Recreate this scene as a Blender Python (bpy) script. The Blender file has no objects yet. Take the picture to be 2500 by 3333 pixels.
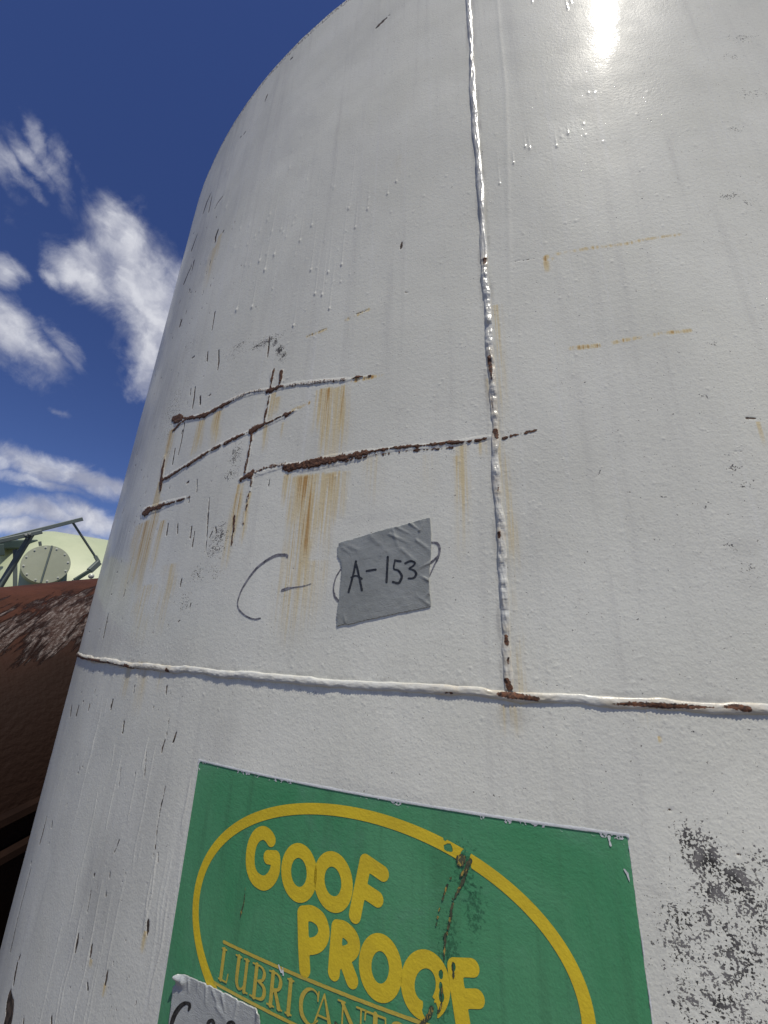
import bpy, math, random
import numpy as np
from mathutils import Vector, Matrix
R_ = math.radians
scene = bpy.context.scene
COL = scene.collection

# ------------------------------------------------------------------ camera
EYE = 1.6
FPX, PITCH, ROLL = 1317.36, 0.329683, 0.0379569      # focal length in pixels of a 2500 px wide frame
cam_d = bpy.data.cameras.new("camera"); cam = bpy.data.objects.new("camera", cam_d); COL.objects.link(cam)
cam_d.sensor_fit = 'VERTICAL'; cam_d.sensor_height = 36.0; cam_d.sensor_width = 27.0
cam_d.lens = 36.0 * FPX / 3333.0
cam_d.clip_start = 0.02; cam_d.clip_end = 5000
cam.matrix_world = (Matrix.Translation((0, 0, EYE)) @ Matrix.Rotation(PITCH, 4, 'X')
                    @ Matrix.Rotation(math.pi/2, 4, 'X') @ Matrix.Rotation(ROLL, 4, 'Z'))
scene.camera = cam
scene.render.resolution_x = 768; scene.render.resolution_y = 1024

# ------------------------------------------------------------------ sun, sky, exposure
SUN_AZ, SUN_EL = R_(155.3), R_(64.9)        # azimuth clockwise from +Y
sun_dir = Vector((math.sin(SUN_AZ)*math.cos(SUN_EL), math.cos(SUN_AZ)*math.cos(SUN_EL), math.sin(SUN_EL)))
sl = bpy.data.lights.new("sun", 'SUN'); sun = bpy.data.objects.new("sun", sl); COL.objects.link(sun)
sl.energy = 3.7; sl.angle = R_(0.53); sl.color = (1.0, 0.95, 0.85)
sun.rotation_euler = (-sun_dir).to_track_quat('-Z', 'Y').to_euler()
scene.view_settings.view_transform = 'Standard'; scene.view_settings.look = 'None'
scene.view_settings.exposure = 0.0; scene.view_settings.gamma = 1.0
scene.view_settings.use_curve_mapping = False

def ray(px, py):
    """unit world direction of a photograph pixel (2500 x 3333)"""
    x = (px-1250)/FPX; y = -(py-1666.5)/FPX
    c, s = math.cos(ROLL), math.sin(ROLL); x, y = c*x-s*y, s*x+c*y
    v = Vector((x, math.cos(PITCH)-y*math.sin(PITCH), math.sin(PITCH)+y*math.cos(PITCH)))
    return v.normalized()
def at(px, py, hd):
    """world point seen at a pixel at horizontal distance hd from the camera"""
    d = ray(px, py); return Vector((0, 0, EYE)) + d*(hd/math.hypot(d.x, d.y))

# node helpers -----------------------------------------------------------------
class NT:
    def __init__(s, tree): s.t = tree; s.n = tree.nodes; s.l = tree.links
    def add(s, ty, **kw):
        n = s.n.new(ty)
        for k, v in kw.items(): setattr(n, k, v)
        return n
    def put(s, sock, v):
        if isinstance(v, bpy.types.NodeSocket): s.l.new(v, sock)
        elif v is not None: sock.default_value = v
    def math(s, op, a, b=None, c=None, clamp=False):
        n = s.add('ShaderNodeMath', operation=op, use_clamp=clamp)
        s.put(n.inputs[0], a)
        if b is not None: s.put(n.inputs[1], b)
        if c is not None: s.put(n.inputs[2], c)
        return n.outputs[0]
    def vm(s, op, a, b=None, out=0):
        n = s.add('ShaderNodeVectorMath', operation=op); s.put(n.inputs[0], a)
        if b is not None:
            s.put(n.inputs['Scale'] if op == 'SCALE' else n.inputs[1], b)
        return n.outputs['Value'] if op in ('DOT_PRODUCT', 'LENGTH') else n.outputs[0]
    def noise(s, vec, scale, detail=3, rough=0.5, dist=0.0, color=False):
        n = s.add('ShaderNodeTexNoise'); s.put(n.inputs['Vector'], vec)
        n.inputs['Scale'].default_value = scale; n.inputs['Detail'].default_value = detail
        n.inputs['Roughness'].default_value = rough; n.inputs['Distortion'].default_value = dist
        return n.outputs['Color'] if color else n.outputs['Fac']
    def ramp(s, f, lo, hi, a=0.0, b=1.0, smooth=True):
        n = s.add('ShaderNodeMapRange', interpolation_type='SMOOTHSTEP' if smooth else 'LINEAR'); s.put(n.inputs['Value'], f)
        s.put(n.inputs['From Min'], lo); s.put(n.inputs['From Max'], hi)
        s.put(n.inputs['To Min'], a); s.put(n.inputs['To Max'], b)
        return n.outputs['Result']
    def mix(s, f, a, b):
        n = s.add('ShaderNodeMix', data_type='RGBA'); s.put(n.inputs[0], f)
        for sock, v in ((n.inputs[6], a), (n.inputs[7], b)):
            s.put(sock, (*v, 1) if isinstance(v, tuple) and len(v) == 3 else v)
        return n.outputs[2]
    def scalev(s, vec, xyz):
        n = s.add('ShaderNodeVectorMath', operation='MULTIPLY'); s.put(n.inputs[0], vec); n.inputs[1].default_value = xyz
        return n.outputs[0]

# world: Nishita sky with clouds laid by direction -------------------------------
world = bpy.data.worlds.new("World"); scene.world = world; world.use_nodes = True
W = NT(world.node_tree); W.n.clear()
sky = W.add('ShaderNodeTexSky', sky_type='NISHITA'); sky.sun_disc = False
sky.sun_elevation = SUN_EL; sky.sun_rotation = SUN_AZ
sky.altitude = 1200; sky.air_density = 0.85; sky.dust_density = 0.25; sky.ozone_density = 3.0
geo = W.add('ShaderNodeTexCoord')
D0 = geo.outputs['Generated']
wn = W.noise(D0, 5.0, 7, 0.55, 0.3, color=True)
wn = W.vm('SUBTRACT', wn, (0.5, 0.5, 0.5))
Dw = W.vm('ADD', D0, W.vm('SCALE', wn, 0.085))
wn2 = W.vm('SUBTRACT', W.noise(D0, 24.0, 7, 0.65, 0.6, color=True), (0.5, 0.5, 0.5))
Dw = W.vm('ADD', Dw, W.vm('SCALE', wn2, 0.028))
# centre of each cloud puff: a pixel, half-sizes in degrees, tilt, strength
CL = [(365,745,2.2,3.0,20,.95),(405,820,3.2,4.0,25,1.1),(440,900,4.6,4.6,25,1.15),(500,1000,4.4,5.5,20,1.15),(555,1090,4.4,5.2,20,1.2),(590,1200,3.6,5,15,1.2),(620,1010,3.6,3.2,-40,1.0),(500,1130,3.2,4,20,1.1),(470,1210,1.8,3,10,.9),
      (260,900,3.6,1.9,-10,1.0),(300,870,3,2.2,30,.95),(170,900,1.6,.9,-10,.7),(560,860,3,1.0,-45,.75),(610,930,3.5,1.6,-45,.9),
      (-30,1040,3.6,2.8,-20,1.1),(50,1075,4.0,2.6,-25,1.1),(130,1110,3.6,1.7,-35,.95),(215,1110,3,1.1,-35,.72),(20,1160,4,1.8,0,.66),(0,855,1.9,1.8,0,.85),
      (-10,520,3.0,1.3,-35,.68),(60,570,3.8,1.0,-25,.68),(150,590,3.6,1.0,-25,.64),(215,640,3.4,1.3,-50,.72),(135,465,2.6,.8,-55,.58),(210,540,3.6,1.0,-55,.52),(290,640,3.0,.9,-55,.56),(50,640,3,.9,-35,.52),(25,680,1.6,.7,-60,.5),
      (200,1320,1.2,.6,0,.6),
      (160,1525,5.5,1.9,-4,1.0),(270,1550,5,1.7,-10,1.0),(370,1580,4,1.2,-10,.9),(10,1500,3.0,1.5,0,.8),(120,1575,6,1.0,0,.75),
      (180,1690,5,1.7,-6,1.0),(290,1700,5,1.7,-10,1.0),(60,1670,5,1.2,0,.85),(120,1735,9,1.4,0,.9)]
def addblob(cov, c, a, b, tilt, st):
    a, b = R_(a), R_(b)
    side = c.cross(Vector((0, 0, 1))).normalized(); up = side.cross(c).normalized()
    t = R_(tilt); e1 = side*math.cos(t)+up*math.sin(t); e2 = -side*math.sin(t)+up*math.cos(t)
    p = W.vm('SUBTRACT', Dw, tuple(c))
    x = W.vm('DOT_PRODUCT', p, tuple(e1/a)); y = W.vm('DOT_PRODUCT', p, tuple(e2/b)); z = W.vm('DOT_PRODUCT', p, tuple(c*2.0))
    r2 = W.math('ADD', W.math('ADD', W.math('MULTIPLY', x, x), W.math('MULTIPLY', y, y)), W.math('MULTIPLY', z, z))
    v = W.math('MULTIPLY', W.math('POWER', 2.718, W.math('MULTIPLY', r2, -0.75)), st)
    return v if cov is None else W.math('MAXIMUM', cov, v)
cov = None
for px, py, a, b, t, st in CL: cov = addblob(cov, ray(px, py), a, b, t, st)
# a few more clouds round the rest of the sky
for az, el, a, b, st in ((60,25,16,6,.9),(140,22,18,5,.9),(100,18,14,4,.8),(0,8,24,3,.8)):
    az, el = R_(az), R_(el)
    cov = addblob(cov, Vector((math.sin(az)*math.cos(el), math.cos(az)*math.cos(el), math.sin(el))), a, b, 0, st)
fb = W.noise(D0, 11.0, 9, 0.62, 0.5)
dens = W.math('ADD', cov, W.math('MULTIPLY', W.math('SUBTRACT', fb, 0.5), 1.25))
dens = W.ramp(dens, 0.30, 1.12)
lum = W.noise(Dw, 12.0, 6, 0.55, 0.2)
ccol = W.mix(W.ramp(lum, 0.35, 0.68), (3.4, 3.6, 4.6), (7.6, 7.7, 8.2))
hs = W.add('ShaderNodeHueSaturation'); hs.inputs['Hue'].default_value = 0.518; hs.inputs['Saturation'].default_value = 1.16
hs.inputs['Value'].default_value = 0.92; W.l.new(sky.outputs[0], hs.inputs['Color'])
wc = W.mix(W.math('MULTIPLY', dens, 0.93), hs.outputs[0], ccol)
bg = W.add('ShaderNodeBackground'); W.put(bg.inputs['Color'], wc); bg.inputs['Strength'].default_value = 0.1
wo = W.add('ShaderNodeOutputWorld'); W.l.new(bg.outputs[0], wo.inputs[0])

# ------------------------------------------------------------------ object helpers
def tag(o, label=None, cat=None, group=None, kind=None):
    if label: o['label'] = label
    if cat: o['category'] = cat
    if group: o['group'] = group
    if kind: o['kind'] = kind
    return o
def empty(name, loc, label, cat, group=None):
    o = bpy.data.objects.new(name, None); COL.objects.link(o); o.location = loc; o.empty_display_size = 0.1
    return tag(o, label, cat, group)
def link(name, me, mat, parent=None, smooth=True):
    o = bpy.data.objects.new(name, me); COL.objects.link(o)
    if mat: me.materials.append(mat)
    if smooth: me.polygons.foreach_set('use_smooth', [True]*len(me.polygons))
    if parent:
        o.parent = parent
        M = Matrix.Identity(4); q = parent
        chain = []
        while q: chain.append(q.location.copy()); q = q.parent
        t = Vector((0, 0, 0))
        for c in chain: t += c
        o.location = -t                     # mesh data are in world coordinates; parents only translate
    return o
def pymesh(name, V, F):
    me = bpy.data.meshes.new(name); me.from_pydata([tuple(v) for v in V], [], F); me.update(); return me
def gridmesh(name, P, closed=False):
    """P: (rows, cols, 3) numpy"""
    r, c = P.shape[:2]
    me = bpy.data.meshes.new(name)
    me.vertices.add(r*c); me.vertices.foreach_set('co', P.reshape(-1).astype(np.float32))
    i = np.arange(r-1)[:, None]; j = np.arange(c if closed else c-1)[None, :]
    a = i*c+j; b = i*c+(j+1) % c; q = np.stack([a, b, b+c, a+c], -1).reshape(-1).astype(np.int32)
    n = len(q)//4
    me.loops.add(n*4); me.loops.foreach_set('vertex_index', q)
    me.polygons.add(n); me.polygons.foreach_set('loop_start', (np.arange(n)*4).astype(np.int32))
    me.update(calc_edges=True)
    me.polygons.foreach_set('use_smooth', np.ones(n, bool))
    return me
def colattr(me, name, arr):
    a = me.attributes.new(name, 'FLOAT_COLOR', 'POINT'); a.data.foreach_set('color', arr.astype(np.float32).reshape(-1))

# numpy value noise
_rng = np.random.default_rng(5)
_tab = _rng.random((256, 256))
def vnoise(x, y):
    xi = np.floor(x).astype(int); yi = np.floor(y).astype(int); fx = x-xi; fy = y-yi
    fx = fx*fx*(3-2*fx); fy = fy*fy*(3-2*fy)
    t = lambda a, b: _tab[a & 255, b & 255]
    return (t(xi, yi)*(1-fx)+t(xi+1, yi)*fx)*(1-fy)+(t(xi, yi+1)*(1-fx)+t(xi+1, yi+1)*fx)*fy
def fbm(x, y, o=4):
    v = 0; a = .5; n = 0
    for k in range(o): v = v+a*vnoise(x*2**k+17.3*k, y*2**k+5.1*k); n += a; a *= .5
    return v/n

# ------------------------------------------------------------------ tank geometry (metres)
DN = 0.5
TR = 3.74235*DN                       # radius
TAZ = 0.302916
TC = np.array([(TR+DN)*math.sin(TAZ), (TR+DN)*math.cos(TAZ)])
Z_TOP = 3.40831*DN; Z_WELD = -0.0808*DN
def surf(px, py):
    """photograph pixel -> (s, z) on the tank wall, s = arc length, z = height from eye level"""
    d = ray(px, py); a = d.x*d.x+d.y*d.y; b = d.x*TC[0]+d.y*TC[1]; c = TC@TC-TR*TR
    t = (b-math.sqrt(max(b*b-a*c, 0)))/a
    X, Y = d.x*t-TC[0], d.y*t-TC[1]
    return math.atan2(X, -Y)*TR, d.z*t
def surfs(P): return [surf(*p[:2]) for p in P]
def srfw(px, py, qx, qy, w):
    """width on the wall of a stroke w pixels wide running p -> q"""
    dx, dy = qx-px, qy-py; L = math.hypot(dx, dy) or 1; nx, ny = -dy/L*w/2, dx/L*w/2
    a = surf(px+nx, py+ny); b = surf(px-nx, py-ny); return math.hypot(a[0]-b[0], a[1]-b[1])
def onwall(s, z, h=0.0):
    a = np.asarray(s)/TR; r = TR+np.asarray(h)
    return np.stack([TC[0]+r*np.sin(a), TC[1]-r*np.cos(a), EYE+np.asarray(z)+0*a], -1)

# signed distance strokes on a separable grid
def seg_sdf(out, S, Z, p, q, w0, w1, pad=0.012):
    m = max(w0, w1)/2+pad
    i0, i1 = np.searchsorted(S, (min(p[0], q[0])-m, max(p[0], q[0])+m))
    j0, j1 = np.searchsorted(Z, (min(p[1], q[1])-m, max(p[1], q[1])+m))
    if i1 <= i0 or j1 <= j0: return
    s = S[i0:i1][None, :]-p[0]; z = Z[j0:j1][:, None]-p[1]
    dx, dz = q[0]-p[0], q[1]-p[1]; L2 = dx*dx+dz*dz+1e-12
    t = np.clip((s*dx+z*dz)/L2, 0, 1)
    d = np.hypot(s-t*dx, z-t*dz)-(w0+(w1-w0)*t)/2
    np.minimum(out[j0:j1, i0:i1], d, out=out[j0:j1, i0:i1])
def stroke_px(pts):
    """pts [(px,py,wpx)...] -> [(s,z,w)...]"""
    o = []
    for k, p in enumerate(pts):
        q = pts[k+1] if k+1 < len(pts) else pts[k-1]
        s, z = surf(p[0], p[1]); o.append((s, z, srfw(p[0], p[1], q[0], q[1], p[2])))
    return o
def draw(out, S, Z, st, pad=0.012):
    for a, b in zip(st[:-1], st[1:]): seg_sdf(out, S, Z, a[:2], b[:2], a[2], b[2], pad)
def smoothpts(P, n=5):
    """Catmull-Rom through points"""
    P = [np.array(p, float) for p in P]; Q = [2*P[0]-P[1]]+P+[2*P[-1]-P[-2]]; o = []
    for i in range(1, len(Q)-2):
        for k in range(n):
            t = k/n; a, b, c, d = Q[i-1:i+3]
            o.append(.5*((2*b)+(-a+c)*t+(2*a-5*b+4*c-d)*t*t+(-a+3*b-3*c+d)*t**3))
    o.append(P[-1]); return [tuple(x) for x in o]
def local_grid(pts, step, m=0.01):
    s = [p[0] for p in pts]; z = [p[1] for p in pts]
    return np.arange(min(s)-m, max(s)+m, step), np.arange(min(z)-m, max(z)+m, step)
def march(name, S, Z, F, H, mat, parent, attr=None, thick=0.0):
    """mesh of the region F < 0 on the grid, clipped exactly along F = 0, lying H metres proud of the wall"""
    F = np.where(np.abs(F) < 1e-7, 1e-7, F); neg = F < 0
    cell = neg[:-1, :-1] | neg[1:, :-1] | neg[:-1, 1:] | neg[1:, 1:]
    V = []; idx = {}; faces = []; AT = []
    H = H if isinstance(H, np.ndarray) else np.full(F.shape, H)
    def corner(j, i):
        k = (0, j, i)
        if k not in idx: idx[k] = len(V); V.append((S[i], Z[j], H[j, i])); AT.append(F[j, i])
        return idx[k]
    def cross(j0, i0, j1, i1):
        k = (1,)+tuple(sorted(((j0, i0), (j1, i1))))
        if k not in idx:
            a, b = F[j0, i0], F[j1, i1]; t = a/(a-b)
            idx[k] = len(V); V.append((S[i0]+(S[i1]-S[i0])*t, Z[j0]+(Z[j1]-Z[j0])*t, H[j0, i0]+(H[j1, i1]-H[j0, i0])*t)); AT.append(0.0)
        return idx[k]
    for j, i in zip(*np.nonzero(cell)):
        cs = ((j, i), (j, i+1), (j+1, i+1), (j+1, i)); f = []
        for k in range(4):
            a, b = cs[k], cs[(k+1) % 4]
            if neg[a]: f.append(corner(*a))
            if neg[a] != neg[b]: f.append(cross(*a, *b))
        if len(f) >= 3: faces.append(f)
    if not faces: return None
    V = np.array(V); P = onwall(V[:, 0], V[:, 1], V[:, 2])
    me = pymesh(name, P.tolist(), faces)
    uv = me.attributes.new('wall', 'FLOAT_VECTOR', 'POINT')
    uv.data.foreach_set('vector', np.stack([V[:, 0], V[:, 1], np.array(AT)], 1).astype(np.float32).reshape(-1))
    o = link(name, me, mat, parent)
    if thick:
        m = o.modifiers.new('thickness', 'SOLIDIFY'); m.thickness = thick; m.offset = -1 if True else 1
    return o

# ------------------------------------------------------------------ materials
def newmat(name):
    m = bpy.data.materials.new(name); m.use_nodes = True; T = NT(m.node_tree); b = T.n['Principled BSDF']; return m, T, b
def wallco(T):
    n = T.add('ShaderNodeAttribute', attribute_name='wall'); return n.outputs['Vector']
def peel(T, co, b, strength=1.0, extra=None):
    """sprayed-paint orange peel"""
    h = T.math('ADD', T.math('MULTIPLY', T.noise(co, 420, 2, .5), .5), T.math('MULTIPLY', T.noise(co, 170, 1, .5), .6))
    h = T.math('ADD', h, T.math('MULTIPLY', T.noise(co, 14, 1, .5), .6))
    if extra is not None: h = T.math('ADD', h, extra)
    n = T.add('ShaderNodeBump'); n.inputs['Strength'].default_value = 1.0; n.inputs['Distance'].default_value = 0.00042*strength
    T.put(n.inputs['Height'], h); T.l.new(n.outputs[0], b.inputs['Normal'])
    n2 = T.add('ShaderNodeBump'); n2.inputs['Strength'].default_value = 1.0; n2.inputs['Distance'].default_value = 0.00010*strength
    T.put(n2.inputs['Height'], h); T.l.new(n2.outputs[0], b.inputs['Coat Normal']); return n
def tank_white():
    m, T, b = newmat('weathered_white_paint')
    co = wallco(T)
    mk = T.add('ShaderNodeAttribute', attribute_name='marks')
    sep = T.add('ShaderNodeSeparateColor'); T.l.new(mk.outputs['Color'], sep.inputs[0])
    chip, stain, grime = sep.outputs; mott = mk.outputs['Alpha']
    base = T.mix(T.ramp(T.noise(co, 5, 4, .6), .3, .7), (.715, .705, .605), (.79, .78, .68))
    strk = T.noise(T.scalev(co, (38, 1.1, 1)), 1.0, 5, .6)
    patch = T.noise(T.scalev(co, (2.2, 1.3, 1)), 1.0, 4, .55, .8)
    base = T.mix(T.ramp(patch, .46, .62, 0, .30), base, (.55, .545, .49))
    base = T.mix(T.ramp(T.noise(co, 30, 5, .7, 1.0), .58, .72, 0, .22), base, (.50, .48, .42))
    base = T.mix(T.ramp(strk, .5, .78, 0, .34), base, (.46, .45, .42))
    wash = T.noise(T.scalev(co, (75, .7, 1)), 1.0, 3, .55)
    base = T.mix(T.ramp(wash, .58, .74, 0, .30), base, (.78, .775, .73))
    fine = T.noise(T.scalev(co, (160, 5, 1)), 1.0, 3, .6)
    base = T.mix(T.ramp(fine, .55, .8, 0, .12), base, (.45, .45, .45))
    dust = T.noise(co, 420, 2, .6)
    base = T.mix(T.ramp(dust, .52, .76, 0, .32), base, (.38, .37, .34))
    # grime
    g = T.math('MULTIPLY', grime, T.ramp(T.noise(T.scalev(co, (70, 9, 1)), 1.0, 5, .65), .3, .65, .35, 1))
    base = T.mix(T.math('MULTIPLY', g, .75), base, (.22, .21, .20))
    # ochre run-off
    sn = T.math('MULTIPLY', stain, T.ramp(T.noise(T.scalev(co, (210, 5, 1)), 1.0, 5, .65, .3), .34, .66, .12, 1.55))
    base = T.mix(T.ramp(sn, 0, .45, 0, .75), base, (.67, .53, .26))
    base = T.mix(T.ramp(sn, .4, 1.0, 0, .9), base, (.46, .26, .085))
    # mottled black flaking
    mp = T.math('ADD', T.noise(co, 400, 4, .6, .3), T.math('MULTIPLY', T.math('SUBTRACT', T.noise(co, 120, 3, .5), .5), .5))
    mm = T.ramp(T.math('ADD', mp, T.math('MULTIPLY', mott, .32)), .70, .74)
    mcol = T.mix(T.ramp(T.noise(co, 60, 3), .35, .65), (.05, .048, .046), (.21, .20, .19))
    base = T.mix(mm, base, mcol)
    # chips with ragged edges
    cn = T.math('ADD', chip, T.math('MULTIPLY', T.math('SUBTRACT', T.noise(T.scalev(co, (1, .7, 1)), 430, 3, .6), .5), .6))
    cn = T.math('ADD', cn, T.math('MULTIPLY', T.math('SUBTRACT', T.noise(T.scalev(co, (1, .55, 1)), 170, 3, .6), .53), .9))
    cm = T.ramp(cn, .50, .58)
    ccol = T.mix(T.ramp(T.noise(co, 90, 4), .35, .65), (.045, .040, .036), (.16, .12, .09))
    base = T.mix(cm, base, ccol)
    T.put(b.inputs['Base Color'], base)
    rg = T.ramp(T.noise(co, 9, 4, .6), .3, .7, .36, .48)
    rg = T.math('ADD', rg, T.math('MULTIPLY', T.math('MAXIMUM', cm, mm), .4))
    rg = T.math('ADD', rg, T.math('MULTIPLY', stain, .15))
    T.put(b.inputs['Roughness'], rg)
    b.inputs['Specular IOR Level'].default_value = .012
    b.inputs['Coat Weight'].default_value = .2; T.put(b.inputs['Coat Roughness'], T.ramp(T.noise(co, 9, 4, .6), .3, .7, .05, .085))
    dots = T.add('ShaderNodeTexVoronoi'); T.put(dots.inputs['Vector'], co); dots.inputs['Scale'].default_value = 75
    sp = T.math('MULTIPLY', T.ramp(dots.outputs['Distance'], .0, .13, 1, 0), T.ramp(T.noise(co, 60, 1), .55, .62))
    ex = T.math('SUBTRACT', T.math('MULTIPLY', sp, .5), T.math('MULTIPLY', T.math('MAXIMUM', cm, mm), .5))
    peel(T, co, b, 1.15, ex)
    return m
def bead_white():
    m, T, b = newmat('painted_weld')
    co = wallco(T); at_ = T.add('ShaderNodeAttribute', attribute_name='marks')
    sep = T.add('ShaderNodeSeparateColor'); T.l.new(at_.outputs['Color'], sep.inputs[0])
    base = T.mix(T.ramp(T.noise(co, 40, 4, .6), .4, .75), (.66, .66, .60), (.58, .56, .47))
    st = T.math('MULTIPLY', sep.outputs[1], T.ramp(T.noise(co, 120, 3), .3, .6, .4, 1))
    base = T.mix(T.math('MULTIPLY', st, .6), base, (.58, .45, .25))
    rn = T.math('ADD', sep.outputs[0], T.math('MULTIPLY', T.math('SUBTRACT', T.noise(co, 380, 4, .65), .5), .8))
    rm = T.ramp(rn, .5, .6)
    rc = T.mix(T.ramp(T.noise(co, 260, 4, .6), .35, .65), (.035, .02, .014), (.20, .085, .04))
    base = T.mix(rm, base, rc)
    T.put(b.inputs['Base Color'], base); T.put(b.inputs['Roughness'], T.math('ADD', T.math('MULTIPLY', rm, .5), .3))
    peel(T, co, b, 1.0, T.math('MULTIPLY', rm, T.noise(co, 500, 3)))
    return m
def rusty():
    m, T, b = newmat('flaking_rust')
    co = wallco(T); sp = T.add('ShaderNodeSeparateXYZ'); T.put(sp.inputs[0], co)
    at_ = T.add('ShaderNodeAttribute', attribute_name='pale'); 
    c = T.mix(T.ramp(T.noise(co, 240, 5, .65), .3, .7), (.040, .020, .013), (.15, .062, .028))
    c = T.mix(T.ramp(T.noise(T.scalev(co, (1, .3, 1)), 420, 3, .6), .62, .72), c, (.24, .13, .07))
    # curled remains of white paint on the bead
    pn = T.math('ADD', at_.outputs['Fac'], T.math('MULTIPLY', T.math('SUBTRACT', T.noise(T.scalev(co, (1.6, .35, 1)), 240, 4, .6), .5), 1.3))
    pm = T.ramp(pn, .52, .6)
    c = T.mix(pm, c, (.62, .58, .50))
    T.put(b.inputs['Base Color'], c); b.inputs['Roughness'].default_value = .85
    n = T.add('ShaderNodeBump'); n.inputs['Distance'].default_value = .0016
    T.put(n.inputs['Height'], T.noise(co, 330, 4, .65)); T.l.new(n.outputs[0], b.inputs['Normal'])
    return m
def simple_wall(name, c0, c1, sc, rough, bump=1.0, spec=.5, wear=None, wearcol=None):
    m, T, b = newmat(name); co = wallco(T)
    c = T.mix(T.ramp(T.noise(co, sc, 4, .6), .3, .7), c0, c1)
    d = T.noise(co, 480, 2, .6); c = T.mix(T.ramp(d, .55, .8, 0, .25), c, tuple(x*.5 for x in c0))
    if wear: c = T.mix(T.ramp(T.noise(T.scalev(co, (1, .4, 1)), wear[0], 5, .6), wear[1], wear[1]+.04), c, wearcol)
    T.put(b.inputs['Base Color'], c); b.inputs['Roughness'].default_value = rough; b.inputs['Specular IOR Level'].default_value = spec
    peel(T, co, b, bump); return m
def objmat(name, c0, c1, sc=6, rough=.6, bump=.3, metal=0, dist=.002, stretch=(1, 1, 1), c2=None, t2=.62):
    m, T, b = newmat(name); tc = T.add('ShaderNodeNewGeometry').outputs['Position']
    v = T.scalev(tc, stretch)
    c = T.mix(T.ramp(T.noise(v, sc, 5, .6), .3, .7), c0, c1)
    if c2: c = T.mix(T.ramp(T.noise(v, sc*2.7, 6, .65), t2, t2+.06), c, c2)
    T.put(b.inputs['Base Color'], c); b.inputs['Roughness'].default_value = rough; b.inputs['Metallic'].default_value = metal
    n = T.add('ShaderNodeBump'); n.inputs['Strength'].default_value = bump; n.inputs['Distance'].default_value = dist
    T.put(n.inputs['Height'], T.noise(v, sc*6, 4, .6)); T.l.new(n.outputs[0], b.inputs['Normal']); return m

M_white = tank_white(); M_bead = bead_white(); M_rust = rusty()
M_marker = simple_wall('faded_marker', (.05, .045, .055), (.30, .29, .30), 130, .5)
M_markblk = simple_wall('black_marker', (.006, .006, .007), (.05, .05, .05), 240, .38)
def faded_green():
    m, T, b = newmat('faded_green_vinyl'); co = wallco(T)
    c = T.mix(T.ramp(T.noise(co, 5, 5, .65, .5), .3, .7), (.058, .27, .115), (.10, .325, .155))
    c = T.mix(T.ramp(T.noise(T.scalev(co, (60, 3, 1)), 1.0, 4, .6), .48, .72, 0, .5), c, (.06, .19, .09))
    c = T.mix(T.ramp(T.noise(T.scalev(co, (1, .6, 1)), 11, 5, .7, .8), .5, .7, 0, .35), c, (.13, .30, .19))
    c = T.mix(T.ramp(T.noise(co, 480, 2, .6), .55, .8, 0, .3), c, (.02, .10, .05))
    for px, py, rx, ry in ((1510,2830,.020,.035), (1545,2960,.017,.030), (1440,3200,.012,.05), (1470,3080,.012,.04)):
        a, z_ = surf(px, py); v = T.vm('SUBTRACT', co, (a, z_, 0)); v = T.scalev(v, (1/rx, 1/ry, 0))
        near = T.math('POWER', 2.718, T.math('MULTIPLY', T.vm('DOT_PRODUCT', v, v), -1.0))
        k = T.ramp(T.math('ADD', T.math('MULTIPLY', near, .42), T.noise(T.scalev(co, (1.5, .8, 1)), 210, 4, .6, .3)), .80, .94, 0, .6)
        c = T.mix(k, c, (.014, .085, .04))
    T.put(b.inputs['Base Color'], c); T.put(b.inputs['Roughness'], T.ramp(T.noise(co, 12, 4), .3, .7, .36, .55)); peel(T, co, b, .9); return m
M_green = faded_green()
M_yellow = simple_wall('yellow_vinyl', (.76, .56, .028), (.66, .48, .028), 22, .45, .8)
M_pyellow = simple_wall('thin_yellow_print', (.60, .46, .07), (.52, .40, .07), 22, .45, .8)
M_edge = simple_wall('white_paint_edge', (.74, .75, .73), (.66, .67, .65), 30, .4)
M_scuff = simple_wall('scuffed_vinyl', (.03, .05, .03), (.10, .10, .05), 160, .7, 1.4, .5, (300, .56), (.42, .30, .06))

# ------------------------------------------------------------------ ground
gm, T, b = newmat('gravel_yard')
pos = T.add('ShaderNodeNewGeometry').outputs['Position']
c = T.mix(T.ramp(T.noise(pos, 1.2, 6, .6), .3, .7), (.12, .10, .08), (.18, .155, .125))
vo = T.add('ShaderNodeTexVoronoi'); T.put(vo.inputs['Vector'], pos); vo.inputs['Scale'].default_value = 45
c = T.mix(T.ramp(vo.outputs['Distance'], .1, .6), c, (.17, .14, .11))
T.put(b.inputs['Base Color'], c); b.inputs['Roughness'].default_value = .95
n = T.add('ShaderNodeBump'); n.inputs['Distance'].default_value = .02; T.put(n.inputs['Height'], vo.outputs['Distance']); T.l.new(n.outputs[0], b.inputs['Normal'])
tag(link('ground', pymesh('ground', [(-1500, -1500, 0), (1500, -1500, 0), (1500, 1500, 0), (-1500, 1500, 0)], [(0, 1, 2, 3)]), gm), kind='structure')

# ------------------------------------------------------------------ the white tank
tank = empty('storage_tank', (TC[0], TC[1], 0), 'tall weathered white steel storage tank with rust streaks, towering over everything', 'storage tank')

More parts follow.
